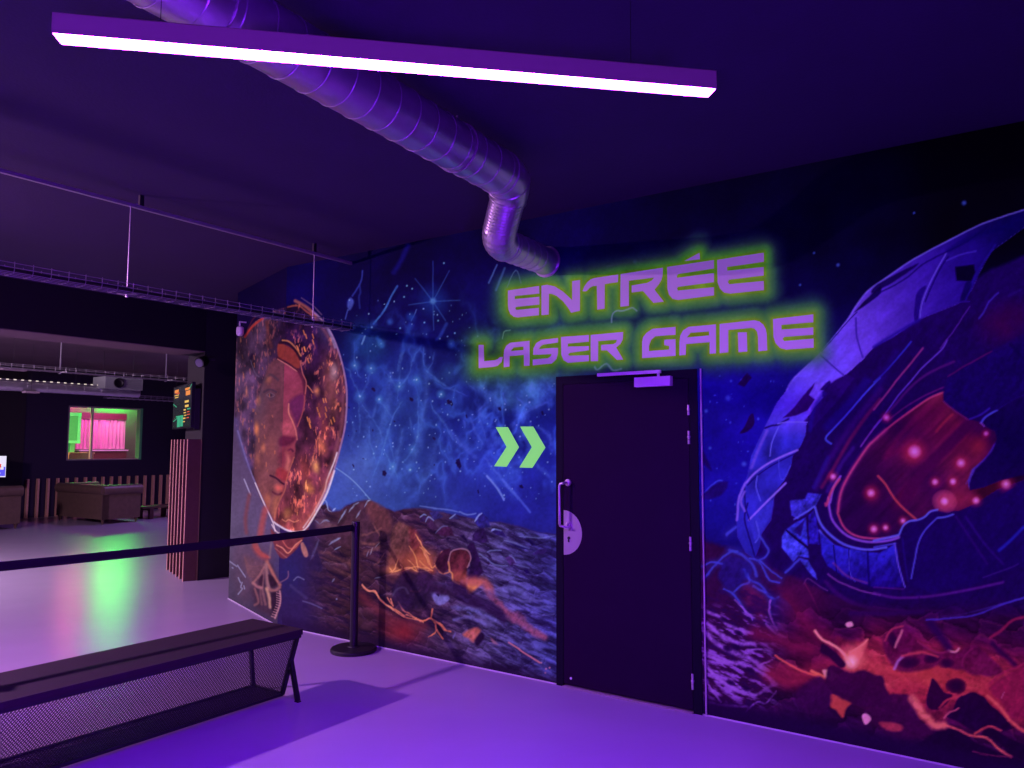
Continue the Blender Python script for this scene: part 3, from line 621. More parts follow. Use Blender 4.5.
line(G7, [(618, 436), (690, 482), (760, 530), (835, 578)], 1.5, (196, 100, 140), .85, warp=.6)
for q in [(846, 578), (905, 612), (880, 620), (875, 648)]: blob(420 + q[0] / 6.98, 580 + q[1] / 6.98, 1.6, 1.6, (200, 110, 160), .8)
poly(D, [(550, 620), (620, 540), (700, 560), (768, 560), (768, 720), (640, 768), (560, 720)], (40, 22, 60), .8, soft=2, warp=2, grain=.6)
line(D, [(550, 680), (580, 640), (620, 640), (640, 670)], 2, (80, 64, 110), .5)
poly(E5, [(-10, 570), (60, 590), (100, 640), (190, 680), (240, 740), (0, 700)], (46, 22, 62), .8, soft=1.5, warp=1.2, grain=.6)

# ---- astronaut (runs round the corner)
w2 = np.nonzero(ISW2)[0]
t_ = sm(Y[w2], 300, 420)[:, None]
top_ = np.array((22, 8, 62.)); lowc = ramp(Y[w2], [(420, (84, 58, 100)), (520, (92, 72, 112)), (600, (74, 54, 88)), (650, (56, 38, 76))])
g2 = top_ * (1 - t_) + lowc * t_
g2 *= (0.9 + .2 * fbm(X[w2] / 20, Y[w2] / 30, 91, 3))[:, None]
IMG[w2] = g2
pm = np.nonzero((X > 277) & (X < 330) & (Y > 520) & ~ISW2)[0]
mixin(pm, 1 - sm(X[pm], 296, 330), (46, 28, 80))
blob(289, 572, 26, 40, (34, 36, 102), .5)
AA = (225, 300, 5.486); BB = (225, 420, 5.486)
dome = cr(*AA, [(110, 195), (150, 132), (210, 92), (270, 60), (340, 38), (400, 20), (480, 60), (550, 130), (600, 220), (640, 340), (665, 460), (668, 560), (660, 680)]) + cr(*BB, [(642, 120), (602, 265), (550, 400), (500, 500), (440, 598), (400, 612), (350, 606), (290, 572), (265, 560), (215, 460), (160, 330), (110, 200), (70, 60)]) + [(235, 415), (235, 345)]
poly(None, dome, (58, 22, 56), 1, soft=1.0, warp=0, grain=.3)
ALLM = np.ones(NP, bool)
dm = sub([np.array(q) for q in dome], 0)
dm = dm[inside(X[dm], Y[dm], spline(dome, True, 4))]
INDOME = np.zeros(NP, bool); INDOME[dm] = True
n_ = fbm(X[dm] / 9, Y[dm] / 14, 111, 4)
cd = ramp(Y[dm], [(300, (36, 18, 60)), (350, (44, 20, 58)), (430, (70, 28, 58)), (490, (100, 42, 62)), (530, (138, 60, 68))])
lf = (1 - sm(X[dm], 262, 290))[:, None] * (1 - sm(Y[dm], 440, 520))[:, None]
cd = cd * (1 - lf) + np.array((76, 48, 84.)) * lf
cd = cd * (.25 + 1.5 * n_)[:, None]
mixin(dm, np.ones(len(dm)), cd)
blob(331, 386, 14, 52, (150, 78, 76), .7, rot=-.1, only=INDOME, nz=.3); blob(334, 372, 7, 14, (190, 140, 170), .7, only=INDOME)
blob(322, 330, 11, 30, (70, 52, 110), .6, rot=-.35, only=INDOME)
for cx, cy, rx, ry, col, a_ in [(316, 391, 5, 9, (235, 130, 90), .8), (315, 466, 7, 12, (224, 140, 92), .75), (309, 488, 7, 10, (214, 120, 84), .7), (288, 514, 7, 10, (196, 124, 76), .6), (322, 446, 8, 16, (190, 90, 80), .7), (321, 408, 7, 12, (190, 84, 70), .5), (305, 470, 10, 24, (150, 60, 60), .5), (325, 430, 9, 20, (150, 60, 66), .5)]:
    blob(cx, cy, rx, ry, col, a_, rot=-.25, only=INDOME, nz=.7, warp=1.5)
for _ in range(150):
    x = rs.uniform(292, 342); y = rs.uniform(318, 515); L = rs.uniform(.8, 3.6)
    if (math.sin(x * .31 + y * .09) + math.sin(y * .13 - x * .2) + rs.uniform(-.8, .8)) < .35: continue
    line(None, [(x, y), (x + L * .3 * (1 if y < 400 else -.4), y + L)], rs.uniform(.6, 1.1), (200, 96, 70) if rs.rand() < .8 else (236, 150, 104), rs.uniform(.2, .7), warp=.3, only=INDOME, soft=.6)
for cx, cy in [(420, 180), (440, 250), (480, 200), (455, 310), (408, 250), (530, 600), (500, 600), (585, 640), (470, 660), (545, 560), (450, 660)]:
    x, y = 225 + cx / 5.486, 300 + cy / 5.486
    for _ in range(2):
        dx, dy = rs.uniform(-4, 4), rs.uniform(-4, 4); line(None, [(x + dx, y + dy), (x + dx + 1.2, y + dy + 4)], 1.1, (232, 122, 76), .8, warp=.2, only=INDOME, soft=.6)
dm2 = dm[(X[dm] > 284)]
q1_ = fbm(X[dm2] / 1.7 + .25 * Y[dm2] * (Y[dm2] < 420) * .3, Y[dm2] / 4.6, 501, 3); q2_ = fbm(X[dm2] / 11, Y[dm2] / 15, 511, 3)
sp_ = np.clip((q1_ - .56) * 7, 0, 1) * np.clip((q2_ - .42) * 4, 0, 1)
IMG[dm2] += (sp_[:, None] * np.array((120, 58, 34))).astype(np.float32)
IMG[dm2] *= (.80 + .4 * fbm(X[dm2] / 5, Y[dm2] / 7, 521, 3)).astype(np.float32)[:, None]
dm3 = dm[(X[dm] <= 284)]
q1_ = fbm(X[dm3] / 1.8, Y[dm3] / 6, 531, 3); sp_ = np.clip((q1_ - .60) * 6, 0, 1)
IMG[dm3] += (sp_[:, None] * np.array((60, 26, 18))).astype(np.float32)
# face
face = cr(*AA, [(292, 322), (350, 355), (405, 392), (430, 440), (440, 520), (430, 600), (395, 700), (393, 740)]) + cr(*BB, [(386, 60), (396, 98), (384, 135), (386, 165), (378, 205), (362, 250), (350, 290), (340, 325), (325, 350), (327, 385), (300, 440), (278, 500), (268, 555), (240, 510), (205, 440), (175, 360), (160, 270), (165, 150), (175, 50)]) + cr(*AA, [(165, 700), (160, 640), (178, 560), (205, 460), (235, 370), (262, 335)])
W1M = ~ISW2
poly(None, face, (104, 56, 74), .9, soft=1.6, warp=.6, grain=.25, only=ISW2, col2=(128, 70, 72), gdir=(250, 340, 262, 520))
poly(None, face, (136, 50, 84), .97, soft=.9, warp=.3, grain=.15, only=W1M, col2=(136, 58, 70), gdir=(290, 350, 285, 510))
FM = np.zeros(NP, bool); fi = sub([np.array(q) for q in face], 0); FM[fi[inside(X[fi], Y[fi], spline(face, True, 4))]] = True
blob(256, 398, 18, 40, (84, 62, 88), .75, only=FM & ISW2); blob(252, 430, 16, 40, (96, 60, 74), .5, only=FM & ISW2)
blob(271, 396, 7, 8, (66, 48, 76), .6, only=FM); line(AA, [(215, 505), (245, 492), (280, 505)], 2.2, (58, 40, 64), .7, only=FM); line(AA, [(228, 520), (248, 510), (272, 522), (250, 534), (228, 520)], 1.0, (116, 88, 104), .6, only=FM); blob(270.5, 395, 2.2, 2.4, (30, 20, 50), .8, only=FM)
line(AA, [(215, 440), (250, 410), (290, 440)], 2.5, (60, 44, 66), .6, only=FM)
poly(AA, [(352, 562), (395, 525), (432, 520), (430, 600), (398, 695), (380, 660), (360, 610)], (86, 28, 78), .85, soft=2, only=FM)
line(AA, [(350, 570), (350, 620), (372, 670), (388, 720), (394, 765)], 1.5, (210, 116, 112), .75, warp=.2)
line(AA, [(438, 520), (430, 600), (398, 695)], 1.2, (176, 74, 80), .6, warp=.2)
poly(BB, [(298, 100), (330, 85), (390, 92), (372, 125), (330, 145), (300, 140)], (84, 22, 54), .85, soft=1.6)
poly(BB, [(318, 20), (360, 10), (390, 60), (380, 88), (330, 78), (312, 50)], (184, 76, 100), .7, soft=2.5)
line(BB, [(345, 170), (360, 160), (372, 170)], 2, (60, 16, 50), .8)
line(BB, [(340, 180), (345, 220), (340, 270)], 4, (196, 100, 100), .7, soft=2)
poly(BB, [(292, 160), (330, 160), (330, 230), (300, 260)], (110, 36, 60), .55, soft=2.5)
poly(BB, [(285, 270), (310, 262), (345, 290), (338, 330), (310, 330), (280, 305)], (150, 46, 58), .9, soft=1.5)
line(BB, [(248, 305), (280, 318), (312, 345), (322, 352)], 1.8, (52, 14, 40), .9)
blob(278.5, 488, 7, 6, (220, 96, 90), .9, rot=.4, only=FM); line(BB, [(262, 395), (290, 410), (310, 400)], 2, (80, 26, 44), .7, only=FM)
line(BB, [(378, 205), (355, 270), (338, 325), (328, 385), (300, 440), (280, 490), (270, 550)], 1.3, (190, 100, 84), .55, warp=.2)
poly(BB, [(270, 430), (300, 420), (285, 480), (272, 530), (262, 500)], (200, 112, 84), .6, soft=2.2)
for x, y, rx, ry, a_ in [(257, 429, 4, 11, .8), (258, 400, 4, 8, .5), (263, 448, 4, 8, .7), (258, 460, 4, 10, .5), (268, 380, 5, 7, .35), (247, 392, 3, 8, .5), (268, 500, 5, 10, .6)]:
    blob(x, y, rx, ry, (214, 116, 84), a_, nz=.7, warp=1, only=INDOME)
blob(288, 372, 10, 14, (166, 66, 96), .45, only=FM & W1M); blob(289, 452, 6, 8, (120, 40, 62), .5, only=FM & W1M); blob(252, 470, 10, 34, (84, 44, 58), .6, rot=-.15, only=FM & ISW2); blob(272, 448, 8, 22, (140, 74, 72), .5, only=FM); blob(266, 505, 6, 16, (160, 84, 74), .5, rot=-.1, only=FM)
# cap, straps
poly(AA, [(290, 242), (330, 246), (370, 270), (408, 318), (410, 372), (380, 368), (340, 340), (292, 312)], (134, 50, 50), .95, soft=.8, warp=.2)
line(AA, [(288, 316), (350, 352), (400, 388)], 2.2, (64, 20, 44), .9, warp=.2); line(AA, [(290, 324), (350, 360), (396, 392)], 1.0, (214, 120, 120), .8, warp=.2)
line(AA, [(402, 385), (430, 445), (438, 515)], 3.0, (84, 28, 56), .95, warp=.2); line(AA, [(412, 330), (425, 400), (445, 450), (440, 515)], 1.2, (190, 90, 96), .8, warp=.2); line(AA, [(452, 470), (482, 508)], 1.0, (214, 110, 90), .8)
line(AA, [(315, 222), (350, 228), (385, 262), (415, 305)], 1.6, (214, 124, 84), .85, warp=.2); line(AA, [(300, 236), (340, 236), (385, 275), (412, 325)], 2.4, (40, 14, 34), .85, warp=.2)
line(AA, [(225, 200), (235, 300), (238, 380)], 1, (100, 60, 70), .5)
line(AA, [(140, 330), (165, 400), (185, 420)], 1.2, (104, 80, 120), .6); line(AA, [(150, 300), (140, 320)], 3, (30, 14, 44), .8)
line(AA, [(230, 120), (240, 200), (250, 260)], 4, (120, 52, 56), .5, warp=1, br=.6, only=INDOME)
for _ in range(40):
    x = rs.uniform(238, 276); y = rs.uniform(330, 470); line(None, [(x, y), (x + rs.uniform(-.3, .8), y + rs.uniform(1, 4))], 1.0, (220, 116, 80), rs.uniform(.2, .6), only=INDOME, warp=.3, soft=.6)
# rims
line(AA, [(110, 200), (150, 145), (210, 98)], 2.2, (186, 56, 60), .95, warp=.2); line(AA, [(120, 170), (150, 110), (180, 80)], 1.4, (110, 40, 60), .6)
line(AA, [(345, 38), (400, 30), (440, 55), (480, 90)], 1.6, (180, 84, 70), .7); line(AA, [(385, 5), (450, 40), (500, 90)], 3.0, (170, 90, 80), .8, warp=.3); line(AA, [(420, -10), (480, 30), (530, 80)], 1.2, (130, 90, 120), .6)
line(None, cr(*AA, [(480, 60), (550, 130), (600, 220), (640, 340), (664, 460), (668, 560), (660, 680)]) + cr(*BB, [(640, 120), (600, 265), (550, 400), (500, 500)]), 1.8, (150, 104, 170), .9, warp=0)
line(None, cr(*AA, [(500, 110), (560, 190), (610, 300), (640, 420), (648, 540), (640, 680)]) + cr(*BB, [(620, 120), (580, 260), (530, 390)]), 3.5, (150, 80, 100), .5, warp=0, soft=2)
line(AA, [(560, 150), (590, 220), (605, 260)], 2.4, (150, 130, 190), .6, warp=.2)
line(BB, [(615, 180), (595, 240), (560, 330), (545, 390), (490, 500), (430, 590)], 1.6, (226, 196, 230), .8, warp=.1)
line(BB, [(600, 280), (560, 400), (505, 500), (445, 595), (400, 614), (345, 606), (290, 576), (268, 560)], 1.8, (232, 206, 232), .9, warp=.1)
line(BB, [(600, 290), (565, 330), (520, 440), (460, 540), (410, 590)], 4, (190, 90, 90), .5, soft=2, only=INDOME)
line(BB, [(70, 60), (110, 195), (160, 330), (215, 455), (262, 555)], 1.6, (128, 108, 168), .8, warp=.1); line(BB, [(165, 345), (215, 460), (262, 560), (275, 610)], 1.1, (226, 196, 216), .85, warp=.1)
line(BB, [(105, 325), (140, 410)], 1.3, (170, 150, 200), .8, warp=.1); line(BB, [(60, 0), (90, 130), (140, 260)], 4, (88, 74, 150), .5, soft=3, only=ISW2)
line(BB, [(315, 545), (335, 555), (350, 545), (380, 560), (405, 552)], 1.2, (226, 130, 110), .7)
# collar and suit
poly(C6, [(60, 150), (180, 160), (270, 180), (300, 240), (270, 300), (200, 420), (150, 520), (90, 480), (60, 330)], (96, 60, 88), .45, soft=5, warp=2, only=ISW2)
poly(C6, [(170, 420), (250, 280), (300, 290), (350, 400), (352, 520), (318, 630), (270, 600), (200, 560)], (66, 38, 62), .75, soft=2.5, warp=1)
line(BB, [(222, 490), (205, 560), (195, 630)], 6, (168, 70, 76), .8, soft=2.5, only=ISW2); line(BB, [(135, 410), (112, 540), (118, 620)], 3.5, (118, 58, 74), .8, soft=2, only=ISW2)
for i in range(9):
    o_y = i * 17; line(C6, [(110 + i * 4, 175 + o_y), (160, 225 + o_y), (215 + i * 2, 240 + o_y * .8), (262, 262 + o_y * .3)] if i > 3 else [(175 + i * 10, 150), (205 + i * 8, 200), (240 + i * 8, 230), (285, 240)], 1.8, (160, 74, 84) if i < 4 else (118, 74, 92), .6, warp=.4)
poly(C6, [(120, 230), (200, 250), (262, 270), (240, 330), (190, 420), (150, 360)], (112, 66, 84), .55, soft=3)
line(C6, [(190, 170), (220, 215), (265, 240)], 6, (172, 66, 70), .65, soft=3); line(C6, [(300, 120), (296, 160), (285, 240)], 2, (130, 96, 110), .6)
poly(C6, [(290, 60), (330, 90), (400, 110), (470, 100), (500, 90), (520, 60), (540, 50), (490, 140), (430, 215), (390, 245), (350, 240), (320, 180)], (112, 46, 58), .95, soft=.9)
for p, col in [([(300, 30), (330, 75), (375, 95), (440, 98), (500, 85)], (226, 190, 210)), ([(310, 90), (350, 100), (420, 110), (490, 100)], (90, 24, 44)), ([(330, 160), (370, 180), (405, 212), (450, 160), (490, 130)], (220, 130, 116)), ([(370, 135), (400, 175), (440, 180), (480, 140)], (190, 90, 90)), ([(320, 180), (380, 230), (395, 240)], (150, 80, 90))]:
    line(C6, p, 1.3, col, .8, warp=.1)
poly(C6, [(484, 152), (502, 145), (530, 205), (528, 232), (508, 232), (490, 195)], (172, 104, 106), .9, soft=.8)
for p, w, col in [([(268, 268), (290, 310), (320, 370), (350, 415)], 3.2, (178, 100, 96)), ([(262, 285), (268, 360), (280, 440)], 3.5, (160, 104, 116)), ([(245, 340), (240, 440), (260, 540)], 2.6, (128, 78, 96)), ([(232, 380), (228, 470), (235, 540)], 2.0, (110, 66, 84)), ([(268, 440), (285, 500), (290, 555)], 3.2, (200, 136, 128)), ([(180, 405), (205, 425), (232, 432)], 3, (172, 104, 120)), ([(190, 440), (215, 520), (190, 545)], 2.2, (130, 76, 92)), ([(250, 300), (215, 360), (180, 400)], 2, (150, 90, 104)), ([(292, 448), (320, 452), (348, 432)], 3, (160, 96, 106)), ([(345, 405), (400, 370), (405, 330)], 1.4, (110, 70, 110)), ([(350, 455), (356, 510), (345, 560), (320, 628)], 1.8, (172, 110, 130))]:
    line(C6, p, w, col, .85, warp=.4)
poly(C6, [(275, 350), (310, 370), (335, 410), (300, 430), (285, 400)], (38, 14, 36), .8, soft=1); poly(C6, [(300, 470), (340, 465), (345, 520), (318, 600), (300, 570)], (40, 18, 44), .85, soft=1); poly(C6, [(215, 390), (240, 350), (235, 420)], (44, 18, 44), .8, soft=1)
for i in range(11):
    y0 = 470 + i * 15; xo = 352 - max(0, (y0 - 540)) * .42
    line(C6, [(xo - 22, y0 - 4), (xo + 2, y0 + 4)], .9, (190, 126, 150), .8, warp=.1, soft=.6)
for p in [[(85, 370), (98, 400)], [(108, 400), (100, 430), (110, 440), (85, 475)], [(120, 420), (125, 440)], [(30, 265), (75, 298)], [(80, 290), (130, 365)], [(45, 305), (50, 308)]]:
    line(C6, p, 1.3, (150, 134, 190), .75, only=ISW2, warp=.4)
line(C6, [(440, 385), (470, 365), (505, 380)], 1.3, (120, 110, 170), .6); line(C6, [(420, 420), (480, 470), (520, 500)], 3, (70, 56, 110), .5); line(C6, [(500, 520), (560, 540), (620, 565)], 1.5, (104, 90, 150), .6)

# ---- right of the door: crashed ship
LAVA_TEX = True
Q1 = (730, 240, 5.12); Q2 = (874, 200, 5.12); Q3 = (730, 370, 5.12); Q4 = (874, 340, 5.12); Q5 = (730, 480, 5.12); Q6 = (874, 470, 5.12); Q7 = (700, 600, 4.57); Q8 = (850, 600, 4.57)
poly(None, [(704, 540), (730, 548), (756, 556), (800, 575), (860, 590), (1200, 600), (1200, 900), (690, 900), (690, 536)], (44, 10, 62), 1, soft=3, warp=3)
poly(None, [(737, 520), (760, 470), (790, 420), (830, 370), (870, 340), (920, 312), (990, 270), (1060, 240), (1300, 200), (1300, 620), (1024, 615), (930, 618), (860, 606), (800, 580), (756, 560)], (26, 3, 78), 1, soft=2, warp=1, smooth=False)
mi = np.nonzero((X > 800) & (Y > 330) & (Y < 620))[0]
shell = cr(*Q1, [(290, 768), (330, 705), (460, 580), (600, 410), (640, 345), (700, 265), (768, 215)]) + cr(*Q2, [(200, 305), (400, 198), (560, 120), (768, 50)]) + [(1090, 190), (1090, 200)] + cr(*Q2, [(768, 140), (600, 262), (540, 370), (500, 460), (455, 512), (430, 530), (230, 612), (100, 700), (0, 752)]) + cr(*Q1, [(680, 612), (600, 684), (510, 740)]) + cr(*Q3, [(510, 72), (470, 130), (400, 232), (392, 270), (385, 335), (360, 390), (320, 440), (312, 490), (280, 562), (232, 620), (215, 700), (210, 768)]) + cr(*Q5, [(160, 275), (150, 340), (125, 402), (80, 370), (40, 290), (35, 200), (45, 80), (90, -20)]) + cr(*Q3, [(110, 440), (180, 290), (240, 170)])
poly(None, shell, (74, 46, 208), 1, soft=.9, warp=.3, grain=.1, smooth=False)
SH = np.zeros(NP, bool); si = sub([np.array(q) for q in shell], 1); SH[si[inside(X[si], Y[si], [np.array(q, float) for q in shell])]] = True
sidx = np.nonzero(SH)[0]
sx, sy = X[sidx], Y[sidx]
sc = ramp(sx + (sy - 300) * -.3, [(690, (40, 30, 180)), (745, (70, 48, 214)), (790, (92, 60, 232)), (850, (84, 46, 200)), (890, (66, 32, 174)), (930, (48, 20, 150)), (975, (30, 10, 118)), (1030, (10, 2, 66))])
sc *= (.82 + .36 * fbm((sx + sy) / 12, (sx - sy) / 40, 131, 4))[:, None]
lb = sm(sy, 420, 445)[:, None]; sc = sc * (1 - lb) + (np.array((40, 32, 178.)) * (.55 + .8 * fbm(sx / 14, sy / 20, 141, 3))[:, None]) * lb
mixin(sidx, np.full(len(sidx), .95), sc)
line(None, shell[:11], 1.6, (112, 84, 240), .6, warp=.2)
poly(Q1, [(768, 240), (700, 300), (655, 350), (640, 370), (700, 330), (768, 275)], (14, 2, 60), .9, soft=.7); poly(Q2, [(0, 445), (100, 385), (230, 325), (130, 400), (0, 475)], (14, 2, 60), .85, soft=.8)
line(Q2, [(0, 490), (150, 410), (250, 330), (350, 275), (480, 210), (600, 120)], 1.6, (16, 4, 80), .7); line(Q2, [(380, 260), (500, 190), (700, 130)], 4, (10, 2, 80), .5, soft=3)
line(Q1, [(470, 570), (540, 490), (600, 420), (650, 370)], 1.1, (20, 4, 90), .8, warp=.2)
line(Q1, [(465, 590), (520, 640), (580, 690)], 1.4, (30, 10, 120), .8, warp=.2); line(Q1, [(645, 400), (650, 500), (680, 600)], 1.6, (34, 14, 130), .8, warp=.2)
poly(Q2, [(225, 465), (268, 440), (240, 520), (228, 610), (205, 612), (210, 520)], (24, 6, 100), .85, soft=.7)
line(Q2, [(368, 275), (325, 350), (280, 440), (245, 530), (235, 605)], 1.3, (90, 60, 210), .8, warp=.2); line(Q2, [(380, 290), (345, 340), (300, 430), (262, 520)], 1.5, (16, 4, 80), .8, warp=.2)
line(Q2, [(370, 310), (440, 280), (520, 262)], 1.6, (60, 34, 180), .7)
poly(Q2, [(415, 342), (510, 332), (518, 370), (500, 415), (420, 412)], (8, 0, 34), .97, soft=.7, smooth=False)
line(Q2, [(620, 230), (540, 350), (500, 440), (470, 510)], 2.0, (30, 14, 130), .8); poly(Q2, [(440, 520), (470, 420), (500, 430), (465, 510)], (14, 2, 70), .8, soft=.8)
line(Q2, [(230, 612), (330, 560), (440, 522), (490, 520)], 1.4, (44, 18, 140), .7); line(Q2, [(0, 752), (100, 690), (230, 615)], 3, (30, 12, 130), .8, soft=1.5)
poly(Q3, [(435, 65), (425, 95), (405, 125), (435, 150), (398, 205), (330, 235), (270, 245), (330, 190), (380, 125)], (38, 6, 92), .97, soft=.7, smooth=False)
poly(Q3, [(510, 70), (470, 115), (478, 142), (435, 190), (405, 234), (380, 262), (420, 300), (560, 150), (640, 40), (600, 20)], (34, 8, 96), .9, soft=.8, smooth=False); poly(Q3, [(440, 62), (505, 68), (468, 114), (476, 142), (432, 192), (406, 232), (392, 216), (437, 150), (405, 126), (426, 96)], (96, 60, 226), .95, soft=.6, smooth=False, warp=.2); poly(Q1, [(515, 735), (505, 720), (480, 745), (465, 768), (490, 768)], (24, 4, 84), .9, soft=.6)
line(Q3, [(180, 297), (215, 285), (245, 280), (300, 250)], 1.8, (20, 2, 80), .85, warp=.2); line(Q3, [(245, 275), (300, 266), (395, 268)], 1.3, (104, 84, 236), .85, warp=.2)
line(Q3, [(250, 290), (215, 370), (205, 440)], 1.2, (92, 80, 232), .75, warp=.2); line(Q3, [(190, 310), (140, 420), (110, 500)], 3, (104, 64, 214), .6, warp=.2)
line(Q3, [(85, 575), (130, 525), (220, 465), (345, 410)], 2.0, (118, 76, 232), .95, warp=.2); line(Q3, [(90, 590), (140, 540), (230, 480), (340, 425)], 1.2, (20, 4, 96), .8, warp=.2)
line(Q3, [(98, 768), (180, 682), (285, 580)], 2.0, (122, 80, 236), .95, warp=.2); line(Q3, [(140, 540), (135, 600), (155, 670)], 1.2, (84, 74, 230), .8); line(Q3, [(75, 600), (78, 700), (100, 768)], 1.4, (18, 4, 90), .8)
line(Q3, [(80, 580), (45, 660), (36, 768)], 2.2, (116, 76, 230), .85); line(Q3, [(250, 460), (255, 540), (275, 560), (310, 490)], 1.1, (64, 54, 210), .7)
line(Q5, [(90, 120), (75, 200), (110, 330), (130, 400)], 1.6, (20, 4, 90), .85); line(Q5, [(75, 60), (55, 110), (75, 160)], 2.2, (120, 76, 226), .7)
poly(Q5, [(105, 215), (150, 160), (215, 100), (220, 150), (190, 220), (150, 290), (130, 320)], (48, 40, 188), .8, soft=1); line(Q5, [(135, 210), (150, 280), (130, 320)], 1.2, (90, 80, 230), .6)
# interior streaks between shell and cockpit
for p, w, col, a_ in [([(768, 40), (700, 110), (600, 225), (530, 300), (490, 350), (518, 378)], 1.7, (64, 60, 230), .9), ([(700, 60), (620, 160), (500, 290)], 8, (28, 14, 130), .6), ([(768, 150), (680, 260), (600, 380), (520, 520), (470, 600)], 3.5, (96, 20, 80), .7), ([(768, 100), (640, 260), (520, 440), (440, 600)], 6, (52, 14, 110), .6), ([(768, 255), (720, 320), (670, 390)], 1.6, (126, 50, 190), .7), ([(630, 400), (560, 500), (500, 620)], 4, (54, 22, 130), .6), ([(480, 120), (430, 200), (410, 310)], 4, (30, 16, 140), .6), ([(430, 600), (470, 520), (500, 450)], 4, (34, 22, 140), .5)]:
    line(Q3, p, w, col, a_, warp=.3)
for p, w, col, a_ in [([(190, 10), (130, 80), (60, 160), (0, 215)], 1.6, (44, 40, 200), .8), ([(250, 42), (180, 130), (120, 200), (60, 280), (0, 355)], 1.8, (126, 38, 120), .85), ([(375, 0), (345, 50), (250, 140), (190, 210), (120, 290), (50, 390), (0, 450)], 1.5, (84, 44, 190), .85), ([(410, 110), (280, 170), (190, 240), (110, 330), (50, 400)], 2.4, (70, 18, 104), .8), ([(360, 240), (250, 290), (150, 350), (70, 415)], 1.6, (90, 22, 104), .7), ([(120, 60), (60, 150), (0, 260)], 6, (30, 10, 110), .5)]:
    line(Q4, p, w, col, a_, warp=.3)
# cockpit
cock = cr(*Q4, [(355, 268), (280, 300), (150, 390), (60, 460), (0, 515)]) + cr(*Q3, [(700, 400), (620, 520), (570, 620), (553, 720)]) + cr(*Q5, [(553, 180), (570, 225), (595, 255), (660, 290), (768, 298), (845, 272), (885, 240), (920, 205), (960, 200), (1000, 180), (1055, 150), (1065, 165), (1180, 155)]) + cr(*Q6, [(520, 170), (640, 95), (768, 50)]) + [(1060, 455), (1060, 440), (1024, 461)] + cr(*Q6, [(640, 60), (560, 90), (490, 105)]) + cr(*Q4, [(480, 720), (510, 660), (580, 590), (610, 540), (632, 500), (618, 470), (565, 440), (548, 425), (480, 405), (400, 350), (357, 315)])
poly(None, cock, (78, 12, 66), 1, soft=.8, warp=.3, smooth=False)
CK = np.zeros(NP, bool); ci = sub([np.array(q) for q in cock], 1); CK[ci[inside(X[ci], Y[ci], [np.array(q, float) for q in cock])]] = True
kx = np.nonzero(CK)[0]; cx_, cy_ = X[kx], Y[kx]
cc = ramp(cx_ - (cy_ - 470) * .6, [(835, (48, 5, 62)), (870, (60, 8, 60)), (900, (82, 14, 62)), (925, (66, 8, 66)), (950, (112, 22, 62)), (985, (126, 26, 56)), (1000, (84, 10, 66)), (1040, (48, 4, 66))])
cc *= (.60 + .50 * fbm((cx_ + cy_ * .2) / 26, (cy_ + cx_ * .95) / 8, 151, 3))[:, None]
cc = cc * np.array((.88, .9, 1.0)) + np.array((0, 0, 13.0))
cc *= (1 - .5 * sm(cx_, 966, 982) * sm(cy_, 462, 474))[:, None]
mixin(kx, np.full(len(kx), .95), cc)
blob(872, 494, 14, 16, (112, 18, 58), .5, only=CK); blob(912, 452, 22, 22, (140, 28, 60), .6, only=CK); blob(955, 500, 24, 20, (158, 36, 62), .5, only=CK); blob(980, 445, 15, 16, (150, 40, 52), .6, only=CK)
blob(905, 495, 26, 10, (90, 6, 56), .7, rot=-.9, only=CK)
line(None, [(968, 425), (948, 446), (930, 464), (912, 486), (905, 500)], 11, (60, 6, 66), .9, only=CK, soft=2); line(Q4, [(400, 380), (350, 430), (320, 470)], 2.6, (150, 40, 66), .6, only=CK); line(Q4, [(380, 330), (250, 420), (160, 520)], 5, (80, 10, 66), .5, only=CK)
line(None, [(930, 408), (905, 430), (888, 452)], 5, (92, 12, 70), .5, only=CK); line(Q4, [(150, 680), (115, 720)], 1, (60, 0, 50), .8); line(Q4, [(60, 600), (110, 570), (180, 560)], 6, (90, 10, 70), .5, only=CK)
line(Q6, [(20, 30), (60, 75), (100, 140), (150, 195), (215, 252)], 1.9, (176, 52, 80), .85, warp=.2)
for x, y, r, b in [(914.6, 451.6, 8, 1), (961, 463, 5.5, .9), (935, 482, 4, 1), (953, 481.5, 4.2, 1), (944.5, 501.5, 5, 1), (976, 500.5, 4.5, 1), (1006, 484, 6, .8), (986, 433.5, 3, 1), (871, 493, 5, 1), (886.5, 417.5, 4, .9), (833, 476.6, 3.8, 1), (873.8, 529, 4.4, 1), (885.6, 527.5, 3.4, 1), (903, 520.8, 3.5, .8)]:
    blob(x, y, r * 2.2, r * 2.2, (176, 34, 80), .6); blob(x, y, r, r, (196, 80, 200), 1.0 * b, pw=.7); blob(x, y, r * .4, r * .4, (238, 150, 240), .8)
blob(944.5, 501.5, 13, 12, (190, 60, 130), .55, pw=.3, rot=.4); blob(944.5, 501.5, 5, 5, (220, 110, 230), .9)
line(None, cr(*Q4, [(355, 268), (280, 300), (150, 390), (60, 460), (0, 515)]) + cr(*Q3, [(700, 400), (620, 520), (570, 620), (553, 720)]) + cr(*Q5, [(555, 180), (590, 250), (660, 290), (768, 300), (870, 285)]), 2.0, (170, 50, 116), .85, warp=.1)
line(None, cr(*Q4, [(60, 460), (0, 515)]) + cr(*Q3, [(700, 400), (620, 520), (570, 620), (553, 720)]), 4.5, (150, 40, 130), .45, warp=.1)
line(None, cr(*Q3, [(565, 545), (530, 600), (512, 680)]) + cr(*Q5, [(505, 90), (510, 150), (530, 215), (600, 285), (700, 316), (800, 312), (880, 290)]), 2.2, (120, 60, 214), .9, warp=.1)
line(None, cr(*Q3, [(560, 560), (520, 620), (495, 690)]) + cr(*Q5, [(490, 120)]), 2.6, (170, 50, 110), .8, warp=.1)
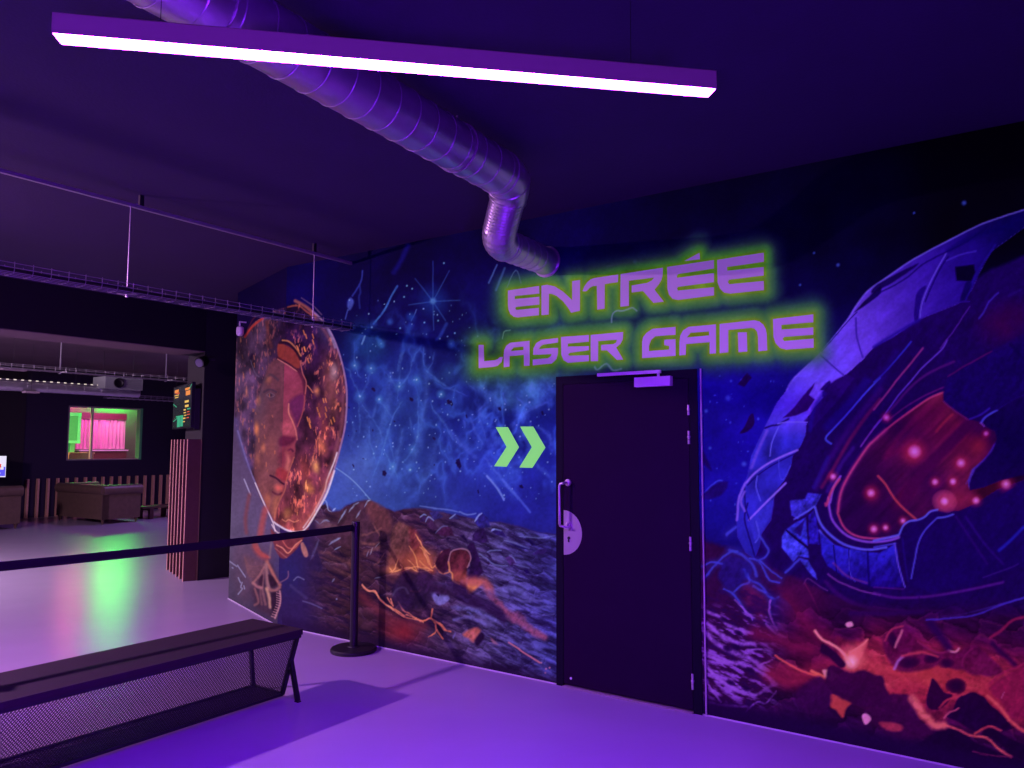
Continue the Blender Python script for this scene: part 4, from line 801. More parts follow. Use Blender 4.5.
line(Q5, [(435, 140), (450, 190), (475, 240), (530, 295), (600, 336), (700, 357), (800, 345)], 2.2, (84, 72, 236), .95, warp=.1)
line(Q5, [(458, 258), (490, 300), (530, 335)], 2.0, (84, 72, 232), .9); line(Q6, [(0, 362), (80, 345), (160, 325)], 2.4, (80, 70, 230), .9, warp=.1); line(Q6, [(0, 395), (60, 385), (110, 375)], 1.6, (66, 56, 214), .8, warp=.1)
# lower hull panels
hull = cr(*Q5, [(460, 265), (530, 330), (600, 350), (700, 368), (768, 372)]) + cr(*Q6, [(110, 375), (130, 480), (160, 600), (60, 605), (0, 600)]) + cr(*Q5, [(700, 540), (600, 505), (500, 440), (470, 380)])
poly(None, hull, (38, 30, 186), .95, soft=.8, grain=.5, smooth=False, col2=(26, 8, 110), gdir=(880, 545, 884, 590))
for q in [(610, 350, 612, 500), (705, 365, 712, 545), (530, 335, 545, 470)]: line(Q5, [(q[0], q[1]), (q[2], q[3])], 1.3, (12, 0, 76), .85, warp=.1)
line(Q5, [(615, 360), (612, 460), (640, 520)], 1, (76, 60, 220), .6); line(Q6, [(105, 375), (125, 490), (158, 600)], 1.3, (92, 60, 200), .85, warp=.1)
line(Q5, [(500, 480), (540, 510), (600, 540), (680, 570), (768, 590)], 1.6, (120, 50, 160), .7); line(Q5, [(490, 520), (560, 590), (660, 640), (768, 665)], 4, (54, 12, 100), .8); line(Q5, [(530, 425), (600, 490), (700, 528)], 2, (110, 40, 130), .6)
poly(Q6, [(130, 330), (180, 262), (225, 256), (260, 240), (320, 205), (405, 228), (440, 215), (560, 185), (680, 110), (768, 60), (820, 40), (820, 480), (740, 500), (500, 590), (300, 625), (180, 600), (150, 480)], (24, 2, 84), .95, soft=.8, smooth=False, grain=.2)
for p, w, col, a_ in [([(130, 330), (150, 285), (180, 262), (225, 256), (260, 240), (290, 212), (325, 203)], 1.8, (84, 76, 230), .9), ([(325, 245), (365, 240), (405, 227)], 1.8, (76, 66, 220), .9), ([(320, 248), (260, 310), (225, 380), (205, 480), (190, 555)], 1.6, (70, 56, 206), .85), ([(145, 350), (160, 480), (175, 570)], 2, (34, 16, 120), .6), ([(420, 240), (500, 360), (580, 480)], 2.4, (44, 12, 104), .6), ([(470, 240), (560, 370), (660, 480)], 2.4, (44, 16, 114), .6), ([(640, 412), (700, 360), (768, 290)], 3, (32, 30, 170), .8), ([(0, 630), (80, 650), (150, 655), (300, 645), (500, 610), (660, 575)], 2.6, (84, 26, 138), .7), ([(0, 600), (150, 610)], 1.6, (70, 20, 120), .7), ([(330, 750), (420, 745), (550, 715), (768, 655)], 1.8, (62, 40, 190), .8), ([(0, 700), (150, 720), (350, 720)], 2, (70, 14, 104), .6), ([(740, 480), (700, 500), (560, 550)], 1.6, (56, 26, 120), .6), ([(230, 650), (236, 730)], 1.2, (24, 2, 60), .6)]:
    line(Q6, p, w, col, a_, warp=.2)
poly(Q4, [(480, 720), (470, 740), (500, 665), (580, 590), (612, 535), (628, 520), (600, 590), (540, 650), (500, 700), (485, 760)], (74, 44, 190), .8, soft=.9, smooth=False)
poly(Q4, [(630, 510), (600, 575), (520, 660), (490, 740), (500, 766), (600, 730), (768, 690), (830, 660), (830, 250), (768, 290), (630, 355), (548, 428), (620, 468)], (20, 0, 70), .95, soft=1, smooth=False)
line(Q4, [(548, 425), (570, 395), (630, 358)], 2, (74, 66, 226), .85); line(Q4, [(630, 358), (700, 310), (768, 280)], 1.2, (44, 24, 130), .7); line(Q4, [(545, 425), (565, 442)], 1.6, (120, 60, 180), .8)
mass = cr(*Q4, [(355, 268), (365, 220), (390, 180), (470, 130), (560, 80), (700, 0), (830, -60), (830, 260), (768, 280), (630, 355), (590, 370), (490, 408), (400, 350), (357, 315)])
poly(None, mass, (22, 0, 84), .93, soft=1.2, smooth=False, grain=.3); line(Q4, [(357, 315), (400, 352), (480, 408)], 1.4, (100, 30, 110), .8); line(Q4, [(380, 185), (470, 130), (600, 60)], 1.6, (80, 16, 90), .7); line(Q4, [(490, 405), (550, 380), (590, 350)], 2, (54, 30, 170), .7)
blob(1005, 322, 44, 30, (66, 4, 62), .55, rot=-.4, nz=.4); line(Q2, [(635, 475), (590, 520), (560, 580), (540, 605)], 1.8, (52, 30, 160), .8); line(Q2, [(690, 490), (750, 460)], 3, (36, 14, 110), .6); line(Q2, [(490, 545), (420, 650), (340, 760)], 1.3, (76, 30, 150), .7)
line(Q4, [(768, 100), (700, 20)], 3, (14, 0, 60), .5)
# shards left of the cockpit
for pts, col in [([(305, 105), (385, 95), (395, 65), (470, 72), (440, 130), (400, 165), (350, 200), (315, 180)], (50, 38, 186)), ([(265, 290), (285, 255), (330, 300), (398, 350), (405, 400), (350, 390), (325, 420), (265, 345)], (58, 52, 222)), ([(290, 250), (340, 215), (388, 192), (398, 335), (350, 300)], (48, 42, 200)), ([(400, 180), (432, 150), (452, 250), (458, 330), (404, 325)], (34, 20, 150)), ([(350, 400), (400, 410), (440, 480), (445, 510), (420, 490)], (56, 48, 200))]:
    poly(Q5, pts, col, .95, soft=.7, warp=.5, smooth=False, grain=.9)
poly(Q5, [(325, 258), (385, 200), (360, 290)], (30, 8, 96), .8, soft=.7, smooth=False)
line(Q5, [(290, 258), (340, 305), (398, 348)], 1.5, (12, 0, 60), .9); line(Q5, [(330, 200), (380, 170), (432, 135)], 1.5, (84, 74, 230), .85); line(Q5, [(380, 530), (400, 505), (460, 545), (500, 565)], 1.4, (90, 40, 130), .7); line(Q5, [(385, 530), (420, 600), (460, 680)], 1.6, (110, 26, 90), .6)
poly(Q5, [(170, 420), (260, 500), (380, 520), (480, 600), (520, 768), (330, 768), (240, 600), (220, 520)], (72, 12, 64), .5, soft=6, warp=3)
# blue roots
for p, w in [([(0, 360), (60, 380), (110, 430), (135, 490)], 2.6), ([(70, 460), (100, 510), (160, 540), (190, 590), (225, 612)], 2.2), ([(20, 575), (60, 540), (100, 525), (90, 480)], 2.0), ([(-30, 560), (10, 580), (50, 625), (85, 680), (120, 712)], 1.8), ([(150, 285), (180, 330), (198, 360), (175, 400), (140, 410)], 1.8), ([(100, 400), (150, 420), (190, 490), (210, 515), (255, 525)], 1.7), ([(150, 410), (220, 470), (265, 500)], 1.4), ([(-20, 280), (30, 240)], 2.4), ([(210, 640), (205, 680), (240, 765)], 2.2), ([(120, 545), (190, 585), (225, 610), (250, 600)], 2.0), ([(-130, 500), (-60, 420), (0, 370), (40, 365)], 2.0), ([(-140, 440), (-90, 420), (-40, 430)], 1.8), ([(285, 470), (320, 440), (350, 410)], 2), ([(180, 730), (220, 768)], 1.5)]:
    line(Q5, p, w, (72, 70, 232), .85, warp=1); line(Q5, p, w * 3.5, (40, 30, 150), .4, warp=1, soft=4)
poly(Q5, [(200, 640), (250, 600), (310, 640), (360, 768), (250, 768)], (38, 18, 110), .85, soft=1.2, warp=1); poly(Q5, [(-20, 400), (60, 400), (110, 460), (60, 530), (0, 560), (-60, 500)], (30, 22, 140), .6, soft=2, warp=1.5)
poly(Q5, [(70, 560), (110, 540), (190, 640), (150, 720), (110, 660)], (110, 26, 90), .5, soft=4, warp=2)
# lavender ground strands bottom-left of the ship
gm = np.nonzero((X > 700) & (X < 800) & (Y > 590) & (Y < 730) & ~ISW2)[0]
gx, gy = X[gm], Y[gm]; s_ = fbm((gx + gy * .45) / 13, (gy - gx * .42) / 4.0, 161, 3)
am = np.clip((s_ - .5) * 5, 0, 1) * (1 - sm(gx, 765, 800)) * sm(gy, 598, 620) * (1 - sm(gy - (gx - 700) * .1, 690, 712))
mixin(gm, am, (120, 56, 196)); am2 = np.clip((.46 - s_) * 5, 0, 1) * (1 - sm(gx, 765, 800)); mixin(gm, am2 * .7, (34, 8, 80))
for p, w in [([(25, 50), (90, 80), (150, 125), (240, 150)], 3), ([(30, 110), (100, 160), (180, 200), (250, 200)], 4), ([(25, 150), (90, 210), (150, 240), (240, 275), (300, 320)], 4), ([(25, 250), (100, 280), (180, 290), (280, 330), (340, 380)], 3.4), ([(30, 300), (60, 340), (130, 390), (200, 425), (260, 432), (310, 400), (350, 385)], 3), ([(35, 345), (90, 370), (150, 400)], 2), ([(30, 375), (60, 420), (100, 462)], 1.7), ([(40, 470), (120, 480), (220, 492)], 2.6), ([(210, 515), (260, 465), (300, 470), (345, 415)], 1.8), ([(210, 235), (260, 225), (320, 232)], 1.8), ([(265, 300), (330, 275)], 2), ([(425, 430), (430, 460), (450, 495)], 1.8), ([(300, 105), (340, 150), (390, 170)], 1.8), ([(320, 0), (315, 60), (350, 140)], 1.8), ([(160, 0), (200, 40), (240, 88)], 1.6)]:
    line(Q7, p, w, (132, 66, 208), .8, warp=1.4, br=.6)
for x, y in [(125, 222), (140, 378), (210, 405), (165, 215), (110, 90), (175, 150), (230, 320)]: blob(700 + x / 4.57, 600 + y / 4.57, 5.5, 3, (28, 4, 60), .95, rot=.4, pw=.4)
# lava
lm = np.nonzero((X > 700) & (Y > 560) & ~ISW2)[0]
lx, ly = X[lm], Y[lm]
flow = .30 * np.exp(-((ly - (630 + (lx - 800) * .55)) / 24.0) ** 2) * sm(lx, 760, 800) * (1 - sm(lx, 862, 900)) + np.exp(-((ly - (664 + (lx - 860) * .14)) / 34.0) ** 2) * sm(lx, 840, 880) + .55 * np.exp(-((ly - (674 + (lx - 800) * .05)) / 16.0) ** 2) * sm(lx, 735, 770) * (1 - sm(lx, 850, 880))
nf_ = fbm((lx + ly * .4) / 24, (ly - lx * .4) / 11, 401, 4)
rs1, rr1, rc1, ri1 = rocks(lx * .92 + ly * .3 + wx[lm] * 4, ly * .95 - lx * .3 + wy[lm] * 4, 34, 17, 31)
hot = np.clip(flow * (.55 + .9 * nf_), 0, 1.2)
lc = ramp(hot, [(0, (40, 8, 62)), (.25, (72, 12, 66)), (.5, (112, 22, 64)), (.8, (146, 34, 64)), (1.2, (172, 52, 72))])
sf_ = fbm((lx + ly * .3) / 10, (ly - lx * .35) / 3.6, 411, 4)
lc *= ((.62 + .5 * rs1 * (1 - .5 * hot) + .25 * hot) * (.62 + .76 * sf_))[:, None]
rk = (rr1 * (ri1 > .3) * (.25 + .75 * hot)).clip(0, 1)[:, None] * .55
lc = lc * (1 - rk) + np.array((176, 62, 96)) * rk
lc = lc * (1 - .16 * rc1[:, None] * (1 - hot[:, None].clip(0, 1)))
lmask = sm(ly, 592 + (lx < 800) * (800 - lx) * .12, 622 + (lx < 800) * (800 - lx) * .12) * sm(lx, 742, 800) * (1 - sm(lx, 1090, 1250))
mixin(lm, lmask * .9, lc)
line(Q7, [(400, 0), (460, 70), (530, 140), (600, 200), (680, 260)], 12, (112, 20, 62), .45, soft=12, warp=3)
line(Q7, [(260, 150), (400, 200), (500, 230)], 12, (120, 22, 66), .6, soft=9, warp=2); line(Q7, [(330, 340), (420, 370), (520, 330)], 12, (130, 26, 64), .6, soft=8, warp=2)
lava = cr(*Q8, [(-60, 180), (0, 195), (60, 190), (110, 250), (200, 310), (330, 320), (500, 320), (650, 365), (740, 330), (795, 300), (900, 250), (900, 640), (795, 600), (740, 570), (690, 520), (640, 470), (600, 440), (530, 420), (470, 440), (430, 570), (400, 600), (340, 560), (300, 500), (280, 440), (190, 460), (160, 400), (150, 350), (60, 330), (0, 300), (-40, 260)])
poly(None, lava, (150, 34, 62), .42, soft=3, warp=3.5, grain=.9)
blob(930, 672, 60, 24, (180, 50, 62), .5, nz=.5); blob(1000, 700, 30, 30, (150, 34, 60), .6)
poly(Q8, [(0, 300), (10, 250), (70, 180), (80, 200), (30, 290)], (224, 80, 110), .7, soft=1.5); 
blob(853, 657, 20, 20, (232, 90, 120), .9); blob(851, 662, 10, 10, (244, 150, 200), .95); line(Q7, [(525, 140), (560, 180), (620, 215), (670, 260), (690, 300)], 2.4, (240, 120, 150), .9, warp=.8)
line(Q8, [(0, 240), (50, 210), (80, 180)], 1.6, (236, 110, 130), .8)
line(Q7, [(345, 255), (400, 290), (470, 325), (540, 350)], 2, (214, 70, 90), .85, warp=.8); blob(832, 675, 9, 6, (240, 130, 150), .95); line(Q7, [(510, 325), (560, 350), (600, 365), (628, 345)], 2.6, (234, 90, 96), .9)
poly(Q7, [(560, 320), (600, 325), (628, 345), (600, 372), (570, 350)], (236, 140, 170), .8, soft=1)
poly(Q7, [(598, 432), (650, 440), (700, 460), (684, 480), (668, 500), (652, 538), (622, 506), (594, 486)], (180, 54, 70), .85, soft=1, warp=.8)
poly(Q7, [(560, 200), (620, 240), (665, 290), (640, 310), (590, 260), (550, 240)], (30, 2, 50), .9, soft=1)
poly(Q7, [(460, 400), (540, 350), (590, 390), (600, 440), (590, 490), (540, 530), (470, 500), (430, 450)], (48, 8, 66), .85, soft=2, warp=1)
poly(Q8, [(-90, 300), (0, 330), (60, 318), (110, 340), (150, 350), (160, 400), (190, 460), (120, 490), (30, 480), (-60, 440), (-110, 380)], (46, 6, 58), .95, soft=1.2, warp=1.2)
poly(Q8, [(190, 430), (280, 440), (300, 500), (330, 560), (400, 605), (250, 640), (150, 600), (60, 520), (120, 480)], (50, 8, 62), .9, soft=1.2, warp=1.2)
poly(Q8, [(350, 480), (368, 380), (385, 360), (430, 420), (468, 440), (405, 500)], (34, 2, 50), .95, soft=.8, warp=.8)
blob(956, 686, 11, 8, (32, 2, 48), 1, pw=.25, warp=1)
poly(Q8, [(495, 445), (560, 422), (610, 440), (640, 478), (690, 520), (740, 580), (700, 600), (640, 572), (600, 590), (560, 595), (500, 560), (440, 530), (470, 500)], (28, 2, 50), .96, soft=.8, warp=.8)
poly(Q8, [(640, 400), (690, 350), (740, 320), (900, 260), (900, 560), (795, 540), (740, 540), (690, 480)], (104, 16, 66), .75, soft=2.5, warp=2)
poly(Q8, [(600, 610), (650, 585), (740, 640), (900, 700), (900, 760), (740, 712), (680, 650)], (24, 0, 44), .95, soft=1, warp=.8)
poly(Q8, [(340, 640), (430, 588), (540, 612), (560, 640), (640, 680), (740, 716), (900, 800), (900, 900), (200, 900), (250, 700)], (24, 0, 46), .95, soft=1.4, warp=1)
for p, w, col in [([(285, 450), (330, 520), (360, 545), (385, 575), (430, 575)], 7, (220, 84, 110)), ([(430, 570), (500, 595), (550, 618), (620, 628), (680, 680), (735, 714)], 2.2, (204, 66, 96)), ([(410, 490), (440, 460), (490, 440), (540, 420)], 2.2, (160, 40, 76)), ([(430, 540), (450, 515), (480, 505), (495, 495)], 1.8, (170, 60, 110)), ([(570, 610), (600, 590), (640, 575), (690, 595)], 2, (176, 50, 80)), ([(630, 440), (690, 500), (740, 560), (795, 600)], 3, (204, 66, 90)), ([(560, 690), (620, 705), (740, 715)], 1.4, (110, 30, 80))]:
    line(Q8, p, w, col, .85, warp=1, br=.4)
poly(Q8, [(130, 560), (190, 560), (240, 575), (235, 600), (180, 598)], (150, 40, 76), .8, soft=1.2, warp=1)
poly(Q8, [(55, 530), (75, 520), (98, 545), (70, 570)], (220, 110, 200), .9, soft=.7); poly(Q7, [(665, 108), (690, 98), (698, 118), (675, 124)], (220, 120, 190), .9, soft=.7)
for pts in [[(150, 190), (190, 135), (240, 118), (310, 190), (360, 225), (280, 240), (230, 290), (190, 290)], [(210, 320), (230, 265), (280, 245), (340, 245), (410, 250), (400, 300), (300, 325)], [(410, 240), (500, 235), (570, 205), (640, 260), (700, 330), (620, 350), (500, 320), (430, 300)]]:
    poly(Q8, pts, (76, 12, 66), .85, soft=1.6, warp=1.4, grain=.5)
for q, r in [((270, 285), (12, 6)), ((372, 268), (9, 5)), ((195, 185), (5, 8)), ((440, 290), (9, 5))]: blob(850 + q[0] / 4.57, 600 + q[1] / 4.57, *r, (34, 2, 52), .9, pw=.4, rot=-.15, warp=1)
for p, w, col in [([(160, 185), (190, 135), (245, 120)], 2, (150, 40, 86)), ([(205, 215), (225, 170), (240, 140)], 2.2, (190, 90, 140)), ([(205, 315), (220, 280), (240, 260)], 2.6, (150, 80, 190)), ([(240, 255), (330, 240), (400, 262)], 2.2, (164, 46, 84)), ([(450, 232), (480, 238), (498, 224)], 2, (220, 120, 170)), ([(310, 190), (390, 240), (450, 235)], 2, (120, 26, 86)), ([(560, 220), (520, 260), (510, 300)], 2, (104, 20, 80)), ([(640, 172), (690, 140), (740, 95), (795, 80), (860, 50)], 2.6, (130, 24, 76)), ([(640, 380), (700, 330), (795, 290)], 2.4, (130, 24, 76)), ([(370, 110), (450, 215)], 8, (32, 4, 74)), ([(650, 200), (750, 292)], 5, (34, 2, 62)), ([(350, 90), (440, 85), (560, 70), (700, 20), (795, -10)], 1.8, (60, 36, 176)), ([(0, 60), (200, 62), (330, 50)], 5, (40, 6, 80)), ([(690, 450), (705, 420)], 1.2, (140, 60, 120))]:
    line(Q8, p, w, col, .8, warp=1)
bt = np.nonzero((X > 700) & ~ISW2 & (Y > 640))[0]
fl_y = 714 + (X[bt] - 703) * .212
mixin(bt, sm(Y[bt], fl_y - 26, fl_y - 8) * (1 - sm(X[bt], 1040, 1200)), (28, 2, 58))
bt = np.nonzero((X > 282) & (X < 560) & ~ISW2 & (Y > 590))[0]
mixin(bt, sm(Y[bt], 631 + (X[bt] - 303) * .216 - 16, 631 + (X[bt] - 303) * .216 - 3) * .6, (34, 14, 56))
# ---- green spray halo round the lettering
allp = []
for nm, loops in letters:
    for lp in loops:
        if lp[0] == 'hole': lp = lp[1]
        allp.append([np.array(q, float) for q in lp])
hb = np.nonzero((X > 455) & (X < 845) & (Y > 225) & (Y < 395))[0]
hx, hy = X[hb].astype(float), Y[hb].astype(float); hd = np.full(len(hb), 1e9)
for P in allp:
    a_ = np.array(P); mk = np.nonzero((hx > a_[:, 0].min() - 26) & (hx < a_[:, 0].max() + 26) & (hy > a_[:, 1].min() - 26) & (hy < a_[:, 1].max() + 26))[0]
    d, _ = segdist(hx[mk], hy[mk], P, True); d[inside(hx[mk], hy[mk], P)] = 0; hd[mk] = np.minimum(hd[mk], d)
hn = fbm(hx / 18, hy / 18, 201, 4)
hde = hd * (.75 + .5 * hn)
al = (1 - sm(hde, 2.0, 29)) * .95
base_g = ramp(hd, [(0, (104, 118, 22)), (1.3, (96, 124, 32)), (3.5, (76, 116, 56)), (8, (62, 100, 66)), (15, (42, 70, 74)), (29, (24, 36, 76))])
base_g *= (.80 + .4 * hn)[:, None] * (1 - .12 * sm(hy, 200, 330) * 0)[:, None]
mixin(hb, al, base_g)
for p, w in [([(185, 110), (145, 120), (135, 100)], 1), ([(150, 85), (170, 70)], 1)]: pass
line(K1, [(815, 380), (820, 330), (850, 300), (900, 300), (960, 275), (1000, 300)], 1.3, (120, 140, 190), .6, warp=1); line(K3, [(195, 80), (205, 40), (240, 30)], 1.1, (110, 150, 150), .6, warp=.8); line(K3, [(750, 250), (770, 270), (820, 235), (860, 270), (910, 265)], 1.6, (130, 160, 190), .55, warp=1.5)
line(None, [(507, 287), (516, 270), (521, 283)], 1, (90, 110, 150), .5); line(None, [(497, 265), (489, 283)], 1.6, (80, 100, 190), .6); line(None, [(505, 268), (496, 290)], 2, (70, 96, 170), .5)
# overall brush grain
IMG *= (.93 + .14 * fbm(X / 2.2, Y / 2.2, 301, 2)).astype(np.float32)[:, None]
IMG = np.clip(IMG, 0, 255)
LIN = (IMG / 255.0) ** 2.2
# true pigments = the mural's look divided by the light the room's lamps put on each stretch of wall (measured on a grey wall)
EW = [(300, 330, 0.597, 0.235, 0.894), (300, 450, 0.848, 0.366, 1.25), (300, 600, 0.819, 0.36, 1.21), (330, 280, 0.48, 0.186, 0.756), (400, 270, 0.432, 0.158, 0.742), (400, 350, 0.554, 0.203, 0.989), (400, 450, 0.666, 0.25, 1.22), (400, 550, 0.647, 0.236, 1.21), (400, 630, 0.621, 0.223, 1.19), (480, 300, 0.409, 0.144, 0.789), (480, 400, 0.529, 0.17, 1.17), (480, 500, 0.598, 0.197, 1.35), (480, 600, 0.591, 0.197, 1.33), (540, 300, 0.373, 0.122, 0.796), (540, 430, 0.513, 0.153, 1.26), (540, 560, 0.556, 0.166, 1.38), (540, 660, 0.538, 0.17, 1.3), (640, 240, 0.195, 0.053, 0.526), (640, 330, 0.361, 0.097, 0.981), (720, 300, 0.301, 0.076, 0.854), (720, 420, 0.43, 0.087, 1.42), (720, 550, 0.474, 0.102, 1.52), (720, 680, 0.442, 0.107, 1.31), (800, 260, 0.212, 0.053, 0.629), (800, 400, 0.295, 0.036, 1.17), (800, 550, 0.446, 0.088, 1.48), (800, 700, 0.409, 0.092, 1.24), (900, 230, 0.186, 0.049, 0.515), (900, 400, 0.304, 0.046, 1.12), (900, 550, 0.396, 0.073, 1.33), (900, 700, 0.361, 0.077, 1.17), (1000, 200, 0.158, 0.042, 0.449), (1000, 350, 0.273, 0.054, 0.906), (1000, 500, 0.336, 0.061, 1.16), (1000, 700, 0.316, 0.066, 1.04)]
EW = np.array(EW)
def basis(x, y):
    x = np.clip(x, 280, 1040) / 500.0 - 1.3; y = np.clip(y, 220, 720) / 300.0 - 1.5
    return np.stack([np.ones_like(x), x, y, x * x, y * y, x * y, y * y * y, x * x * y], -1)
EREF = np.exp(basis(X.astype(float), Y.astype(float)) @ np.linalg.lstsq(basis(EW[:, 0], EW[:, 1]), np.log(EW[:, 2:]), rcond=None)[0])
t_ = sm(Y, 320, 420)[:, None]
EREF *= .97
EREF = np.where(ISW2[:, None], np.array((0.579, 0.228, 0.867)) * (1 - t_) + np.array((0.903, 0.479, 1.126)) * t_, EREF)
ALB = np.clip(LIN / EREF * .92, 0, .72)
GLW = np.clip(LIN - ALB * EREF, 0, 1) * np.array((.8, .9, .75))   # emission for what the lamps cannot reach, standing for fluorescent pigment

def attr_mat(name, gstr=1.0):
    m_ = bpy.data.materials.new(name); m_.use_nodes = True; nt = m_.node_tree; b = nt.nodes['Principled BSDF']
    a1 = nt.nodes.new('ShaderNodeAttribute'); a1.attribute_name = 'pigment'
    a2 = nt.nodes.new('ShaderNodeAttribute'); a2.attribute_name = 'glow_fill'
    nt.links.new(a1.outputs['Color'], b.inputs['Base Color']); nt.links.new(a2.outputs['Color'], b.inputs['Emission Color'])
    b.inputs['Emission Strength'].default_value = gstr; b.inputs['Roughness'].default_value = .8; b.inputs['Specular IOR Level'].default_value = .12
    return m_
me = bpy.data.meshes.new('painted_backdrop')
nv, nf = len(CO), len(Q)
me.vertices.add(nv); me.vertices.foreach_set('co', CO.astype(np.float32).ravel())
me.loops.add(nf * 4); me.loops.foreach_set('vertex_index', Q.astype(np.int32).ravel())
me.polygons.add(nf); me.polygons.foreach_set('loop_start', np.arange(0, nf * 4, 4, dtype=np.int32))
try: me.polygons.foreach_set('loop_total', np.full(nf, 4, np.int32))
except Exception: pass
me.update(calc_edges=True)
for nm, arr in (('pigment', ALB), ('glow_fill', GLW)):
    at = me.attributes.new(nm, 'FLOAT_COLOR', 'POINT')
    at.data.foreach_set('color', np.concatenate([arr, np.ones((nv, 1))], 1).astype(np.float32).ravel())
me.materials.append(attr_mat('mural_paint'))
mural = tag(empty('painted_mural', (0, 0, 0)), 'space mural wrapping the wall corner, with astronaut, crashed ship and ENTRÉE LASER GAME lettering', 'mural')
mb = bpy.data.objects.new('painted_backdrop', me); COL.objects.link(mb); mb.parent = mural

M['letter'] = mat('lilac_paint_glow', (0.50, 0.45, 0.46), 0.6, noise=.05, emis=(0.22, 0.095, 0.36), estr=.65, spec=.1)  # emission tops up the lamplight, standing for fluorescent paint
M['chevron'] = mat('green_film_glow', (0.22, 0.75, 0.10), 0.5, noise=.04, emis=(0.14, 0.62, 0.11), estr=.85, spec=.1)  # chevron emission makes up for weak lamplight, standing for fluorescent film
def flat(name, loops, material, label=None):
    bm = bmesh.new()
    solid = [l for l in loops if l[0] != 'hole']; holes = [l[1] for l in loops if l[0] == 'hole']
    for i, lp in enumerate(solid):
        lps = [lp] + (holes if i == 0 else [])
        pts3 = [[on_v(x, y, C - N * (OFF + .0015), N) for x, y in q] for q in lps]
        flatp = [p for q in pts3 for p in q]
        vs = [bm.verts.new(p) for p in flatp]
        for t in tessellate_polygon([[Vector(((p - C).dot(U), p.z, 0)) for p in q] for q in pts3]):
            try: bm.faces.new([vs[k] for k in t])
            except ValueError: pass
    r = bmesh.ops.extrude_face_region(bm, geom=bm.faces[:])
    bmesh.ops.translate(bm, verts=[v for v in r['geom'] if isinstance(v, bmesh.types.BMVert)], vec=N * 0.0012)
    o = finish(name, bm, material, mural)
    if label: o['label'] = label
    return o
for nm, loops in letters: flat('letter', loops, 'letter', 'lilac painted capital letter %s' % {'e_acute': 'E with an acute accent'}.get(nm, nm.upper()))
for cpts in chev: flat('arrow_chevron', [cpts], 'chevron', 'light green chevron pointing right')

# ------------------------------------------------------------------ door
door = tag(empty('door_1', W(door_l, 0, 0), RZ), kind='structure')
DW = door_r - door_l
bm = bmesh.new(); FW = 0.055
box(bm, (FW / 2, 0.0, DOOR_H / 2), (FW, .17, DOOR_H)); box(bm, (DW - FW / 2, 0.0, DOOR_H / 2), (FW, .17, DOOR_H)); box(bm, (DW / 2, 0.0, DOOR_H - FW / 2), (DW - 2 * FW, .17, FW))

for v in bm.verts: v.co.y += .085 - .012
finish('door_frame', bm, 'frame', door)
bm = bmesh.new(); box(bm, (DW / 2, .012, (DOOR_H - FW) / 2 + .008), (DW - 2 * FW - .008, .045, DOOR_H - FW - .022))
leaf = finish('door_leaf', bm, 'door', door, bevel=.002)
bm = bmesh.new(); box(bm, (DW / 2, .03, .004), (DW - 2 * FW, .12, .008)); tag(finish('threshold', bm, 'pale', door), 'pale threshold strip coloured as light through the door gap')  # pale colour stands for light through the gap under the door
bm = bmesh.new(); box(bm, (DW + .024, -.006, DOOR_H / 2 + .0), (.008, .012, DOOR_H)); finish('edge_trim', bm, 'steel', door)
FY = .012 - .0225                                  # front face of the leaf
def dloc(px, py):
    p = on_v(px, py, W(0, -FY), N); return ((p - W(door_l, 0)).dot(U), p.z)
# half-round lock plate
x0, zt = dloc(562.5, 510); _, zb = dloc(562.5, 554.5); xr, zm = dloc(582, 531)
x0 = max(x0, FW + .006)
bm = bmesh.new(); pts = []
hh = (zt - zb) / 2; zc = (zt + zb) / 2
for i in range(25):
    a_ = -PI / 2 + PI * i / 24; pts.append((x0 + (xr - x0) * math.cos(a_), zc + hh * math.sin(a_)))
f1 = [bm.verts.new((x, FY - .002, z)) for x, z in pts]; f0 = [bm.verts.new((x, FY + .001, z)) for x, z in pts]
bm.faces.new(f1); bm.faces.new(f0[::-1])
for i in range(25): j = (i + 1) % 25; bm.faces.new((f1[i], f0[i], f0[j], f1[j]))
plate = finish('lock_plate', bm, 'steel', door)
bm = bmesh.new(); kx_, kz_ = dloc(569, 538)
lathe(bm, [(0, .006), (.009, .006), (.011, 0)], (kx_, FY - .002, kz_), 16, (0, -1, 0)); box(bm, (kx_, FY - .005, kz_ - .016), (.010, .006, .022)); finish('keyhole', bm, 'black_metal', plate)
